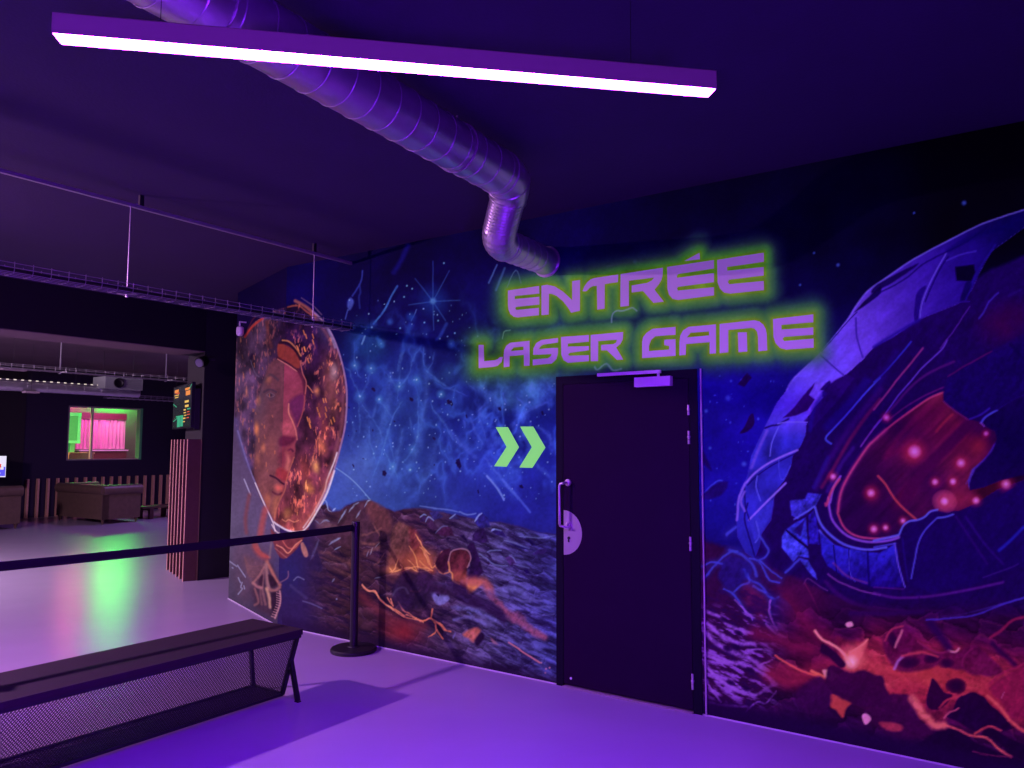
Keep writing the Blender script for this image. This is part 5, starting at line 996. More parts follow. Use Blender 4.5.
# offset pull bar
hx, hz1 = dloc(568.3, 482.5); _, hz2 = dloc(568.3, 526.5); bx, _ = dloc(563.8, 500)
bx = max(bx, .045)
bm = bmesh.new()
for z_ in (hz1, hz2):
    lathe(bm, [(0, .012), (.022, .010), (.025, .004), (.025, 0)], (hx, FY - .002, z_), 24, (0, -1, 0))
tube(bm, [(hx, FY - .010, hz1), (hx, FY - .045, hz1), (hx - .006, FY - .055, hz1 - .003), (bx + .006, FY - .058, hz1 - .008), (bx, FY - .058, hz1 - .022), (bx, FY - .058, (hz1 + hz2) / 2), (bx, FY - .058, hz2 + .022), (bx + .006, FY - .058, hz2 + .008), (hx - .006, FY - .055, hz2 + .003), (hx, FY - .045, hz2), (hx, FY - .010, hz2)], .0085, 12)
finish('pull_handle', bm, 'steel', door, smooth=True)
for y1, y2, xx in ((404.5, 415, 690.6), (430.5, 444, 691.0), (536.5, 551, 693.0), (674, 690, 696.3)):
    p1 = dloc(xx, y1); p2 = dloc(xx, y2); x_ = DW - FW - .002
    bm = bmesh.new(); L_ = p1[1] - p2[1]
    for k in range(3):
        h_ = L_ / 3; lathe(bm, [(0, 0), (.0075, 0), (.0075, h_ * .92), (0, h_ * .92)], (x_, FY - .004, p2[1] + h_ * k), 12)
    lathe(bm, [(0, 0), (.010, 0), (.010, .012), (0, .012)], (x_, FY - .004, p2[1] + L_ * .47), 12)
    finish('hinge', bm, 'steel', door, smooth=True)
bm = bmesh.new(); s_ = dloc(571, 678.3); lathe(bm, [(0, .006), (.007, .005), (.009, 0)], (s_[0], FY - .001, s_[1]), 14, (0, -1, 0)); finish('door_stud', bm, 'closer', door)
# closer on the leaf, slide rail on the frame
c1 = dloc(637, 378); c2 = dloc(672.8, 386)
bm = bmesh.new(); box(bm, ((c1[0] + c2[0]) / 2, FY - .022, 0), (c2[0] - c1[0], .044, .062))
zc = (dloc(655, 377.5)[1] + dloc(655, 386.3)[1]) / 2
for v in bm.verts: v.co.z += zc
clo = finish('door_closer', bm, 'closer', door, bevel=.005, smooth=True)
r1 = dloc(600, 375.6); r2 = dloc(662.5, 371.6)
bm = bmesh.new(); box(bm, ((r1[0] + r2[0]) / 2, FY - .030, (r1[1] + r2[1]) / 2), (r2[0] - r1[0], .022, .020)); box(bm, (r1[0] + .04, FY - .012, (r1[1] + r2[1]) / 2), (.03, .02, .016)); box(bm, (r2[0] - .04, FY - .012, (r1[1] + r2[1]) / 2), (.03, .02, .016))
finish('slide_rail', bm, 'closer', clo, bevel=.003)
bm = bmesh.new(); ax_ = dloc(660, 374)[0]; lathe(bm, [(0, -.02), (.009, -.02), (.009, .018), (0, .018)], (ax_, FY - .026, (zc + .031 + r2[1]) / 2), 14); finish('closer_arm', bm, 'closer', clo)

# ------------------------------------------------------------------ linear lamp
HB = 2.80                                          # height of the diffuser's lower edge
pa = on_z(51, 32.5, HB); pb = on_z(717, 88.5, HB)  # near bottom edge
dl = (pb - pa).normalized(); LL = (pb - pa).length
back = Vector((-dl.y, dl.x, 0))
if back.y < 0: back = -back
wl = abs((on_z(62, 45, HB) - pa).dot(back)); wl = min(max(wl, .05), .09)
hl_ = .062
mid_ = (pa + pb) / 2 + back * wl / 2
lamp = tag(empty('linear_lamp', (mid_.x, mid_.y, HB), math.atan2(dl.y, dl.x)), 'long white linear lamp hanging from the ceiling, glowing violet-white underneath', 'ceiling lamp')
bm = bmesh.new()
t2 = .0025
box(bm, (0, -wl / 2 + t2 / 2, hl_ / 2), (LL, t2, hl_)); box(bm, (0, wl / 2 - t2 / 2, hl_ / 2), (LL, t2, hl_)); box(bm, (0, 0, hl_ - t2 / 2), (LL, wl, t2))
box(bm, (-LL / 2 + t2 / 2, 0, hl_ / 2), (t2, wl, hl_)); box(bm, (LL / 2 - t2 / 2, 0, hl_ / 2), (t2, wl, hl_))
finish('lamp_housing', bm, 'housing', lamp)
bm = bmesh.new(); box(bm, (0, 0, .008), (LL - .008, wl - .008, .012)); tag(finish('lamp_diffuser', bm, 'tube', lamp), 'glowing diffuser strip')
for sx in (-1, 1):
    bm = bmesh.new(); tube(bm, [(sx * LL * .36, 0, hl_), (sx * LL * .36, 0, CEIL - HB)], .0012, 6); lathe(bm, [(0, 0), (.02, 0), (.02, -.012), (0, -.012)], (sx * LL * .36, 0, CEIL - HB), 16)
    finish('suspension_wire', bm, 'black_metal', lamp)

# ------------------------------------------------------------------ spiral duct
e1 = on_z(512.5, 180, 3.115)
ND = (e1 - on_z(256, 30, 3.115)).normalized()
ent = on_v(547, 262, C, N)
e2 = at_y(497, 241.5, e1.y + .27)
duct = tag(empty('spiral_duct', (e1.x, e1.y, 0), 0), 'galvanised spiral ventilation duct crossing the ceiling and elbowing into the mural wall', 'duct')
def rel(p, o=duct): return Vector(p) - Vector(o.location)
def seam(bm, c, ax, r, t=.0028): 
    x, y = frame_of(ax); tube(bm, [Vector(c) + (x * math.cos(2 * PI * j / 32) + y * math.sin(2 * PI * j / 32)) * r for j in range(32)], t, 5, closed=True)
R1, R2 = .122, .101
st1 = e1 - ND * 3.0; n1_ = e1 - ND * .13
bm = bmesh.new(); tube(bm, [rel(st1), rel(n1_)], R1, 40); q = .05
while q < (n1_ - st1).length: seam(bm, rel(n1_ - ND * q), ND, R1 + .001, .0028); q += .137
finish('straight_duct', bm, 'galv', duct, smooth=True)
d2_ = (e2 - e1).normalized(); q2a = e1 + d2_ * .12
bm = bmesh.new()
pts = [n1_]; 
for i in range(1, 8):
    t_ = i / 8; pts.append(n1_ * (1 - t_) ** 2 + e1 * 2 * t_ * (1 - t_) + q2a * t_ * t_)
pts.append(q2a)
tube(bm, [rel(p) for p in pts], [R1 + (R2 + .006 - R1) * min(1, max(0, (i - 4) / 4)) for i in range(len(pts))], 40)
seam(bm, rel(n1_), ND, R1 + .002, .004); seam(bm, rel(pts[4]), (pts[5] - pts[3]), R1 + .001, .003); seam(bm, rel(q2a), d2_, R2 + .007, .004)
finish('elbow', bm, 'galv', duct, smooth=True)
d3 = (ent - e2).normalized(); q2b = e2 - d2_ * .09; q3a = e2 + d3 * .12
# flexible section
bm = bmesh.new(); L_ = (q2b - q2a).length + .0; nn = 26; pp = []; rr = []
path = [q2a + (q2b - q2a) * (i / 20) for i in range(21)] + [q2b * (1 - t_) ** 2 + e2 * 2 * t_ * (1 - t_) + q3a * t_ * t_ for t_ in [j / 14 for j in range(1, 14)]] + [q3a]
for i, p in enumerate(path): pp.append(rel(p)); rr.append(R2 + (.0016 if i % 2 else -.0012))
tube(bm, pp, rr, 36); finish('flexible_duct', bm, 'galv', duct, smooth=False)
bm = bmesh.new(); tube(bm, [rel(q3a - d3 * .01), rel(ent + d3 * .03)], R2 - .004, 36)
for i in range(5): seam(bm, rel(q3a + d3 * (.06 + .13 * i)), d3, R2 - .003, .0022)
seam(bm, rel(q3a), d3, R2 + .001, .004); finish('wall_duct', bm, 'galv', duct, smooth=True)
bm = bmesh.new(); lathe(bm, [(R2 - .01, 0), (R2 + .012, 0), (R2 + .012, .010), (R2 - .002, .016), (R2 - .004, .10), (R2 - .01, .10)], rel(ent), 40, -N); finish('wall_collar', bm, 'galv', duct, smooth=True)
for s in (.55, 2.0):
    c0 = e1 - ND * s; bm = bmesh.new(); seam(bm, rel(c0), ND, R1 + .004, .004); tube(bm, [rel(c0 + Vector((0, 0, R1))), rel(Vector((c0.x, c0.y, CEIL)))], .004, 8); finish('pipe_hanger', bm, 'zinc', duct)

# ------------------------------------------------------------------ ceiling rail, hanging rods, cable tray
ra = A_of(on_v(352, 264, C, N)); rz_ = on_v(352, 264, C, N).z
ta = ra + .01; tz = on_v(360, 330, C, N).z
RL = 4.3
rail = tag(empty('ceiling_rail', W(ra, 0, rz_), RZ), 'thin steel channel rail fixed just under the ceiling above the wire tray', 'rail')
bm = bmesh.new(); box(bm, (0, -RL / 2 - .01, 0), (.024, RL, .014)); box(bm, (-.011, -RL / 2 - .01, .010), (.003, RL, .012)); box(bm, (.011, -RL / 2 - .01, .010), (.003, RL, .012)); finish('rail_channel', bm, 'zinc', rail)
for y_ in (.42, 1.9, 3.4):
    bm = bmesh.new(); box(bm, (0, -y_, (CEIL - rz_) / 2), (.02, .03, CEIL - rz_)); finish('rail_bracket', bm, 'black_metal', rail)
def b_at(px, a):                                   # where the vertical line of sight px meets the run at wall coordinate a
    p = on_v(px, 300, W(a, 0), U); return B_of(p)
rods = [b_at(312.5, ra), b_at(126, ra)]
for i, b_ in enumerate(rods):
    bm = bmesh.new(); tube(bm, [(0, 0, 0), (0, 0, rz_ - tz)], .004, 8); tube(bm, [(0, 0, 0), (0, 0, .0), (0, 0, (rz_ - tz) * .86)], .006, 8); lathe(bm, [(0, -.02), (.010, -.02), (.010, -.006), (0, -.006)], (0, 0, 0), 6); box(bm, (0, 0, .002), (.12, .03, .005))
    o = finish('threaded_rod', bm, 'zinc'); o.location = W(ta, b_, tz - .004)
    tag(o, ['steel rod with bracket holding the wire tray beside the helmeted astronaut', 'steel rod holding the wire tray over the black header, nearest the left edge'][i], 'rod', 'rods holding the wire cable tray')
def wire_tray(name, a, b0, b1, z, w, h, step, r, label, m_='zinc', cables=True):
    t = tag(empty(name, W(a, b0, z), RZ), label, 'cable tray')
    L = b1 - b0; bm = bmesh.new()
    for x, zz in [(-w / 2, h), (-w / 2, h * .5), (-w / 2, 0), (-w / 6, 0), (w / 6, 0), (w / 2, 0), (w / 2, h * .5), (w / 2, h)]:
        tube(bm, [(x, 0, zz), (x, -L, zz)], r, 6)
    finish('lengthwise_wires', bm, m_, t)
    bm = bmesh.new(); y_ = .03
    while y_ < L:
        tube(bm, [(-w / 2, -y_, h + .008), (-w / 2, -y_, .012), (-w / 2 + .012, -y_, -r * 2), (w / 2 - .012, -y_, -r * 2), (w / 2, -y_, .012), (w / 2, -y_, h + .008)], r, 6); y_ += step
    finish('cross_wires', bm, m_, t)
    if cables:
        for cx, rr_ in ((-w * .25, .012), (w * .02, .009), (w * .28, .013)):
            bm = bmesh.new(); tube(bm, [(cx + .008 * math.sin(i * 1.1 + cx * 30), -L * i / 24, rr_ + .003 + .003 * math.sin(i * 1.7)) for i in range(25)], rr_, 7); finish('cable', bm, 'black_plastic', t)
    return t
wire_tray('cable_tray', ta, .04, 4.2, tz, .13, .054, .1, .0024, 'long galvanised wire cable tray running to the mural above the black header')

# ------------------------------------------------------------------ bench
SH_ = .45
fc = on_z(303, 629, SH_); bc = on_z(252.5, 618.6, SH_)
af, ab, bb = A_of(fc), A_of(bc), (B_of(fc) + B_of(bc)) / 2
BL = 2.45
bench = tag(empty('bench', W((af + ab) / 2, bb + BL / 2, 0), RZ), 'long black bench with dark seat board and perforated metal mesh basket beneath', 'bench')
hw = (af - ab) / 2
bm = bmesh.new(); box(bm, (0, 0, SH_ - .017), (hw * 2, BL, .034)); finish('seat', bm, 'bench_top', bench, bevel=.004)
bm = bmesh.new(); box(bm, (hw - .012, 0, SH_ - .043), (.020, BL - .02, .018)); box(bm, (-hw + .012, 0, SH_ - .043), (.020, BL - .02, .018))
wb, wr, zb_ = hw - .150, hw - .065, .026
for xx in (wb, -wr): bar(bm, (xx, -BL / 2 + .03, zb_), (xx, BL / 2 - .03, zb_), .018, .018)
for y_ in (-BL / 2 + .03, BL / 2 - .03):
    bar(bm, (hw - .016, y_, SH_ - .04), (wb, y_, zb_), .024, .024); bar(bm, (-hw + .016, y_, SH_ - .04), (-wr, y_, zb_), .022, .022); bar(bm, (-wr, y_, zb_), (wb, y_, zb_), .02, .02)
finish('frame', bm, 'black_metal', bench)
def mesh_panel(bm, o, ex, ey, L, H, p=.0165, w=.0058, th=.0018):
    """diamond expanded-metal panel: strands at +-52 deg clipped to L x H"""
    o = Vector(o); ex = Vector(ex).normalized(); ey = Vector(ey).normalized(); nn_ = ex.cross(ey)
    k = math.tan(math.radians(52)); run = H / k
    for sgn in (1, -1):
        s = -run
        while s < L + run:
            if sgn == 1: a0_, a1_ = s, s + run
            else: a0_, a1_ = s + run, s
            z0_, z1_ = 0.0, H
            def clip(t): return a0_ + (a1_ - a0_) * t
            ts = [0.0, 1.0]
            da = a1_ - a0_
            tA, tB = (0 - a0_) / da, (L - a0_) / da
            lo, hi = max(0, min(tA, tB)), min(1, max(tA, tB))
            if hi - lo > .02:
                P_ = o + ex * clip(lo) + ey * (H * lo) + nn_ * (.0006 * sgn); Q_ = o + ex * clip(hi) + ey * (H * hi) + nn_ * (.0006 * sgn)
                d = (Q_ - P_).normalized(); sd = d.cross(nn_).normalized() * (w / 2 if sgn == 1 else w / 3.2)
                vs = []
                for e in (P_, Q_):
                    for a2, b2 in ((-1, -1), (1, -1), (1, 1), (-1, 1)): vs.append(bm.verts.new(e + sd * a2 + nn_ * (th / 2) * b2))
                for f in ((3, 2, 1, 0), (4, 5, 6, 7), (0, 1, 5, 4), (1, 2, 6, 5), (2, 3, 7, 6), (3, 0, 4, 7)): bm.faces.new([vs[i] for i in f])
            s += p
slant = Vector((hw - .02 - wb, 0, SH_ - .045 - zb_)); SLH = slant.length
bm = bmesh.new(); mesh_panel(bm, (wb, -BL / 2 + .03, zb_), (0, 1, 0), (slant.x, 0, slant.z), BL - .06, SLH); finish('mesh_panel', bm, 'black_metal', bench)
bm = bmesh.new(); mesh_panel(bm, (-wr, -BL / 2 + .03, zb_), (0, 1, 0), (1, 0, 0), BL - .06, wb + wr); finish('mesh_shelf', bm, 'black_metal', bench)
for sy in (-1, 1):
    y_ = sy * (BL / 2 - .03)
    bm = bmesh.new(); bar(bm, (hw - .075, y_, .26), (hw - .012, y_ + sy * .012, .006), .028, .022); box(bm, (hw - .012, y_ + sy * .012, .004), (.034, .026, .008)); finish('leg', bm, 'black_metal', bench)
    bm = bmesh.new(); bar(bm, (-wr, y_, zb_ + .03), (-wr - .01, y_, .006), .028, .022); box(bm, (-wr - .01, y_, .004), (.034, .026, .008)); finish('leg', bm, 'black_metal', bench)

# ------------------------------------------------------------------ barrier posts and belt
sp = on_z(353.5, 651, 0)
bpost = B_of(sp)
if bpost < .2: sp = sp - N * (.2 - bpost)
beltz = at_y(354, 527.5, sp.y).z
st2_ = on_z(0, 565.5, beltz); bd = (st2_ - sp); bd.z = 0; bdn = bd.normalized(); sp2 = sp + bdn * (bd.length + .42)
def post(loc, ang, label):
    t = tag(empty('barrier_post', loc, ang), label, 'barrier post', 'belt barrier posts')
    bm = bmesh.new(); lathe(bm, [(0, 0), (.178, 0), (.18, .004), (.18, .022), (.172, .030), (.05, .036), (.045, .042), (0, .042)], n=56); finish('base', bm, 'black_metal', t, smooth=True)
    bm = bmesh.new(); lathe(bm, [(0, .04), (.031, .04), (.031, .90), (0, .90)], n=28); finish('pole', bm, 'black_metal', t, smooth=True)
    bm = bmesh.new(); lathe(bm, [(0, .90), (.0335, .90), (.0335, 1.005), (.031, 1.012), (0, 1.014)], n=28)
    for k in range(4):
        a_ = k * PI / 2; box(bm, (math.cos(a_) * .034, math.sin(a_) * .034, beltz), (.008, .008, .07), a_)
    finish('belt_head', bm, 'black_plastic', t, smooth=True)
    return t
pst = post(sp, math.atan2(bdn.y, bdn.x), 'black belt barrier post on round base beside the mural wall')
post(sp2, math.atan2(bdn.y, bdn.x), 'black belt barrier post just outside the left edge')
bm = bmesh.new(); nseg = 24; prev = None; bl_ = (sp2 - sp).length
for i in range(nseg + 1):
    t_ = i / nseg; sag = -.012 * 4 * t_ * (1 - t_); x_ = .034 + (bl_ - .068) * t_
    ring = [bm.verts.new((x_, y_, beltz + sag + z_)) for y_, z_ in ((-.001, -.026), (.001, -.026), (.001, .026), (-.001, .026))]
    if prev:
        for a_, b_ in ((0, 1), (1, 2), (2, 3), (3, 0)): bm.faces.new((prev[a_], prev[b_], ring[b_], ring[a_]))
    else: bm.faces.new(ring[::-1])
    prev = ring
bm.faces.new(prev); finish('belt', bm, 'belt', pst)

# ------------------------------------------------------------------ small devices
dp = on_v(240, 331, W2_end - N2 * .07, N2)
det = tag(empty('motion_detector', dp, math.atan2(D2.y, D2.x)), 'small white rounded detector at the left end of the mural', 'detector')
bm = bmesh.new(); lathe(bm, [(0, -.052), (.03, -.05), (.046, -.036), (.05, 0), (.048, .035), (.03, .046), (0, .048)], n=24)
for v in bm.verts: v.co.y *= .75
finish('detector_body', bm, 'white_lacquer', det, smooth=True)
bm = bmesh.new(); tube(bm, [(.012, .0, .04), (.015, .0, .085), (.015, .0 , .105)], .009, 10); sgn_ = 1 if True else -1
pw = (Matrix.Rotation(-math.atan2(D2.y, D2.x), 3, 'Z') @ N2); bar(bm, (.015, 0, .098), (.015 + pw.x * .07, pw.y * .07, .098), .014); finish('mount_arm', bm, 'white_lacquer', det)
js = on_v(199, 363, JA + nj * .13, nj)
spt = tag(empty('spotlight', js, 0), 'small black cylinder spotlight with violet lens high on the pillar', 'spotlight')
bm = bmesh.new(); dirn = (Vector((-.25, -.9, -.35))).normalized(); lathe(bm, [(0, .13), (.045, .13), (.062, .10), (.064, 0), (.056, 0), (.05, .01), (0, .012)], (0, 0, 0), 24, -dirn); finish('lamp_body', bm, 'black_metal', spt, smooth=True)
bm = bmesh.new(); lathe(bm, [(0, .004), (.05, .002), (.05, -.006), (0, -.006)], (0, 0, 0), 24, dirn); finish('lens', bm, 'lens', spt)
bm = bmesh.new(); q_ = -dirn * .09; bar(bm, q_ + Vector((0, 0, .02)), q_ - nj * .13 + Vector((0, 0, .03)), .02, .03); finish('bracket', bm, 'black_metal', spt)

# ------------------------------------------------------------------ slatted screen on the jamb
fin = tag(empty('slatted_screen', JA, math.atan2(dj.y, dj.x)), 'low screen of upright reddish wood fins against the black pillar', 'slatted screen')
SZ = on_z(188, 581, 0); FINH = 1.69
loc_n = Matrix.Rotation(-math.atan2(dj.y, dj.x), 3, 'Z') @ nj        # local normal
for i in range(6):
    s = .03 + .205 * i; bm = bmesh.new(); box(bm, (s, loc_n.y * .086, FINH / 2), (.028, .148, FINH), mi=1); box(bm, (s, loc_n.y * .163, FINH / 2), (.030, .006, FINH)); finish('wooden_fin', bm, ['wood', 'wood_shaded'], fin)  # fin sides coloured as shade, front edges as lit wood
bm = bmesh.new(); box(bm, (.545, loc_n.y * .008, FINH / 2), (1.12, .008, FINH - .01)); finish('backing_board', bm, 'wood_dark', fin)

# menu screen
scr = tag(empty('menu_screen', JA + nj * .10 + dj * .0, math.atan2(dj.y, dj.x)), 'wall-mounted menu screen with orange text and a green picture, above the wood fins', 'screen')
sy_ = loc_n.y
za, zb2 = 2.385, 1.83
pA = on_v(191.5, 405, JA + nj * .12, nj); s0 = (pA - JA).dot(dj); pB = on_v(173.2, 405, JA + nj * .12, nj); s1 = (pB - JA).dot(dj)
za = (on_v(191.5, 382.5, JA + nj * .12, nj).z + on_v(173.4, 387.3, JA + nj * .12, nj).z) / 2; zb2 = (on_v(190.5, 428.4, JA + nj * .12, nj).z + on_v(172.6, 428.8, JA + nj * .12, nj).z) / 2
bm = bmesh.new(); box(bm, ((s0 + s1) / 2, 0, (za + zb2) / 2), (s1 - s0, .04, za - zb2)); finish('screen_casing', bm, 'black_plastic', scr, bevel=.004)
bm = bmesh.new(); box(bm, (s0 + .02, -sy_ * .05, (za + zb2) / 2 - .05), (.06, .06, .5)); finish('wall_bracket', bm, 'black_metal', scr)
Ws, Hs = s1 - s0, za - zb2
def patch(bm, u0, v0, u1, v1, mi, lift=.0225):     # u from left of the picture, v from the top
    x0_ = s1 - Ws * u0; x1_ = s1 - Ws * u1; z0_ = za - Hs * v0; z1_ = za - Hs * v1
    box(bm, ((x0_ + x1_) / 2, sy_ * lift, (z0_ + z1_) / 2), (abs(x1_ - x0_), .001, abs(z0_ - z1_)), mi=mi)
bm = bmesh.new(); patch(bm, .02, .03, .98, .97, 0, .0207)
for a_ in [(.08, .08, .30, .15, 1), (.14, .16, .36, .18, 4), (.08, .20, .32, .22, 2), (.10, .25, .30, .27, 2), (.66, .10, .90, .15, 1), (.70, .17, .92, .27, 1), (.66, .38, .86, .43, 2), (.68, .48, .86, .53, 2), (.62, .57, .72, .60, 2), (.80, .56, .95, .59, 3), (.62, .64, .74, .66, 2), (.80, .63, .92, .65, 4), (.64, .70, .76, .72, 2), (.80, .69, .94, .71, 4), (.60, .76, .72, .79, 2), (.60, .84, .70, .86, 2), (.78, .76, .9, .78, 4)]: patch(bm, *a_)
for k in range(7): patch(bm, .02 + k * .028, .52 + k * .012 - .12, .045 + k * .028, .54 + k * .012 - .12, 3); patch(bm, .86 + k * .018, .14 - k * .016, .88 + k * .018, .16 - k * .016, 3)
for k in range(5): patch(bm, .05 + k * .06, .80 - k * .018, .11 + k * .06, .82 - k * .018, 3)
patch(bm, .28, .72, .44, .96, 3); patch(bm, .46, .70, .60, .95, 3); patch(bm, .2, .70, .6, .73, 3)
finish('screen_display', bm, ['scr_black', 'scr_orange', 'scr_yellow', 'scr_green', 'scr_red'], scr)

# ------------------------------------------------------------------ lounge: wall slats
p1 = on_v(26.2, 479.2, BWp, U); p2 = on_v(166.5, 474.6, BWp, U); SLTOP = (p1.z + p2.z) / 2
clad = tag(empty('slat_cladding', W(BW_a, B_of(p1), 0), RZ), 'row of thin upright reddish wood slats along the far lounge wall', 'slatted cladding')
xs_ = [26.2, 36.5, 46.8, 56.4, 65.6, 74.9, 84, 93, 101.5, 110, 118.5, 127, 135.4, 143.6, 151.8, 159.4, 166.5, 173.5, 180.5]
for x_ in xs_:
    p = on_v(x_, 490, BWp, U); bm = bmesh.new(); yy_ = -(B_of(p) - B_of(p1)); box(bm, (.045, yy_, SLTOP / 2), (.085, .040, SLTOP)); finish('wooden_slat', bm, 'wood', clad)

# chesterfield sofas
def sofa(loc, rz, L, Dp, H, label):
    """local +y is the back's outside towards -y; back along x at y=0, arms to +y"""
    t = tag(empty('chesterfield_sofa', loc, rz), label, 'sofa', 'brown chesterfield sofas in the lounge')
    r = .105; fz = .10
    def roll(bm, pts_): tube(bm, pts_, r, 18)
    bm = bmesh.new(); box(bm, (L / 2, .10, (fz + H - r) / 2), (L - .06, .14, H - r - fz)); tube(bm, [(.0, .075, H - r), (L, .075, H - r)], r, 20); finish('backrest', bm, 'leather', t, bevel=.01, smooth=True)
    for s in (0, 1):
        x_ = .10 if s == 0 else L - .10; bm = bmesh.new(); box(bm, (x_, Dp / 2, (fz + H - r) / 2), (.14, Dp - .04, H - r - fz)); tube(bm, [(x_ + (-.025 if s == 0 else .025), .03, H - r - .004), (x_ + (-.025 if s == 0 else .025), Dp, H - r - .004)], r, 20); lathe(bm, [(0, .012), (.05, .01), (.07, 0)], (x_ + (-.025 if s == 0 else .025), Dp, H - r - .004), 20, (0, 1, 0)); finish('armrest', bm, 'leather', t, bevel=.01, smooth=True)
    bm = bmesh.new(); box(bm, (L / 2, Dp / 2 + .05, fz + .08), (L - .24, Dp - .14, .16)); finish('seat_base', bm, 'leather', t, bevel=.015)
    n_c = 2
    for k in range(n_c):
        bm = bmesh.new(); wc = (L - .36) / n_c; box(bm, (.18 + wc * (k + .5), Dp / 2 + .08, fz + .235), (wc - .01, Dp - .18, .15)); finish('seat_cushion', bm, 'leather', t, bevel=.035, seg=4, smooth=True)
    for x_, y_ in ((.09, .08), (L - .09, .08), (.09, Dp - .07), (L - .09, Dp - .07)):
        bm = bmesh.new(); lathe(bm, [(0, 0), (.014, 0), (.016, .01), (.03, .06), (.038, .10), (0, .10)], (x_, y_, 0), 16); finish('foot', bm, 'wood_dark', t, smooth=True)
    return t
s_c = on_z(102.5, 524.5, 0); s_l = on_z(60.5, 519.5, 0)     # near foot, left foot
Lso = min(1.85, (s_l - s_c).length + .12)
so_rz = RZ + math.radians(1.5)
ex = Vector((math.cos(so_rz), math.sin(so_rz), 0)); ey_ = Vector((-ex.y, ex.x, 0))
org = s_c - ex * (Lso - .09) - ey_ * .08
sofa(org, so_rz, Lso, .86, .80, 'brown leather chesterfield sofa with its back to us below the far window')
s2 = on_z(17, 528.5, 0) - ey_ * .74
org2 = s2 - ex * (1.9 - .09) - ey_ * .08
sofa(org2, so_rz, 1.9, .86, .83, 'brown leather chesterfield sofa cut by the left edge, in front of the lit monitor')

# low table
t1_ = on_z(150.5, 519, 0)
tab = tag(empty('low_table', t1_, RZ), 'low dark wooden table right of the chesterfield sofa', 'table')
TW, TL, TH = .55, .9, .27
bm = bmesh.new(); 
for k in range(4): box(bm, (-.05 - .13 * k + .02, .25, TH - .02), (.12, TL, .035))
finish('tabletop', bm, 'wood_dark', tab, bevel=.004)
for x_, y_ in ((0, 0), (-.42, 0), (0, .55), (-.42, .55)):
    bm = bmesh.new(); box(bm, (x_, y_, (TH - .035) / 2), (.08, .08, TH - .035)); finish('leg', bm, 'wood_dark', tab)
bm = bmesh.new(); box(bm, (-.21, 0, TH - .065), (.34, .03, .05)); finish('apron', bm, 'wood_dark', tab); bm = bmesh.new(); box(bm, (-.21, .55, TH - .065), (.34, .03, .05)); finish('apron', bm, 'wood_dark', tab)

# monitor on a stand at the far left
mp = at_y(-.5, 467, 16.1)
mon = tag(empty('monitor', (mp.x, mp.y, 0), RZ + .45), 'bright tilted monitor with purple picture on a stand, at the left edge', 'monitor')
mz1, mz0 = at_y(4, 455.5, 16.1).z, at_y(4, 477.5, 16.1).z
bm = bmesh.new(); box(bm, (-.12, 0, (mz0 + mz1) / 2), (.62, .04, mz1 - mz0 + .03)); finish('monitor_casing', bm, 'black_plastic', mon, bevel=.006)
bm = bmesh.new(); cz = (mz0 + mz1) / 2; hh = (mz1 - mz0)
box(bm, (-.12, -.0215, cz), (.58, .002, hh - .02), mi=0); box(bm, (-.12, -.0235, cz - hh * .22), (.56, .002, hh * .42), mi=1); box(bm, (-.02, -.025, cz + hh * .02), (.16, .002, hh * .2), mi=2); box(bm, (-.2, -.025, cz + hh * .22), (.3, .002, hh * .1), mi=1); box(bm, (.08, -.025, cz - hh * .08), (.08, .002, hh * .12), mi=0); box(bm, (-.1, -.0255, cz - hh * .3), (.3, .002, hh * .05), mi=0)
finish('monitor_display', bm, ['scr_white', 'scr_blue', 'scr_red'], mon)
bm = bmesh.new(); lathe(bm, [(0, 0), (.13, 0), (.13, .02), (.04, .035), (.03, .06), (.03, mz0 - .02), (0, mz0 - .02)], (-.12, .02, 0), 24); finish('stand', bm, 'red_paint', mon, smooth=True)

# ------------------------------------------------------------------ lounge ceiling services
a2 = W3_a - 3.9
def p_on(px, py, a): return on_v(px, py, W(a, 0), U)
z2 = p_on(60, 372, a2).z; bR = B_of(p_on(190, 372, a2)); bLft = B_of(p_on(-60, 372, a2))
wire_tray('cable_tray', a2, bR, bLft, z2, .20, .06, .15, .0035, 'wire cable tray under the lounge ceiling, beyond the opening', cables=True)
for i, px_ in enumerate((60, 166)):
    p = p_on(px_, 372, a2); bm = bmesh.new(); tube(bm, [(0, 0, 0), (0, 0, LC - z2)], .010, 8); box(bm, (0, 0, 0), (.24, .04, .012)); lathe(bm, [(0, -.03), (.02, -.03), (.02, -.008), (0, -.008)], (0, 0, 0), 6)
    o = finish('threaded_rod', bm, 'zinc'); o.location = (p.x, p.y, z2)
    tag(o, ['left of the two thin rods hanging from the lounge ceiling', 'right of the two thin rods hanging from the lounge ceiling'][i], 'rod', 'rods in the lounge ceiling')
a3 = W3_a - 5.2
zd = p_on(60, 388.5, a3).z; bR3 = B_of(p_on(138, 396, a3)); bL3 = B_of(p_on(-60, 385, a3))
d3o = tag(empty('lounge_duct', W(a3, bR3, zd), RZ), 'shiny round steel duct along the lounge ceiling', 'duct')
RR = .085; Ld = bL3 - bR3
bm = bmesh.new(); tube(bm, [(0, 0, 0), (0, -Ld, 0)], RR, 28); q = .1
while q < Ld: seam(bm, (0, -q, 0), Vector((0, 1, 0)), RR + .001, .003); q += .3
finish('straight_duct', bm, 'galv', d3o, smooth=True)
led = tag(empty('light_string', W(a3 + .06, B_of(p_on(105, 389, a3)), zd + RR), RZ), 'dotted strip of tiny warm lights along the top of the lounge duct', 'light strip')
bm = bmesh.new(); box(bm, (0, -(Ld - .8) / 2, .006), (.03, Ld - .8, .010)); finish('strip_channel', bm, 'zinc', led)
bm = bmesh.new(); q = .05
bm.free()
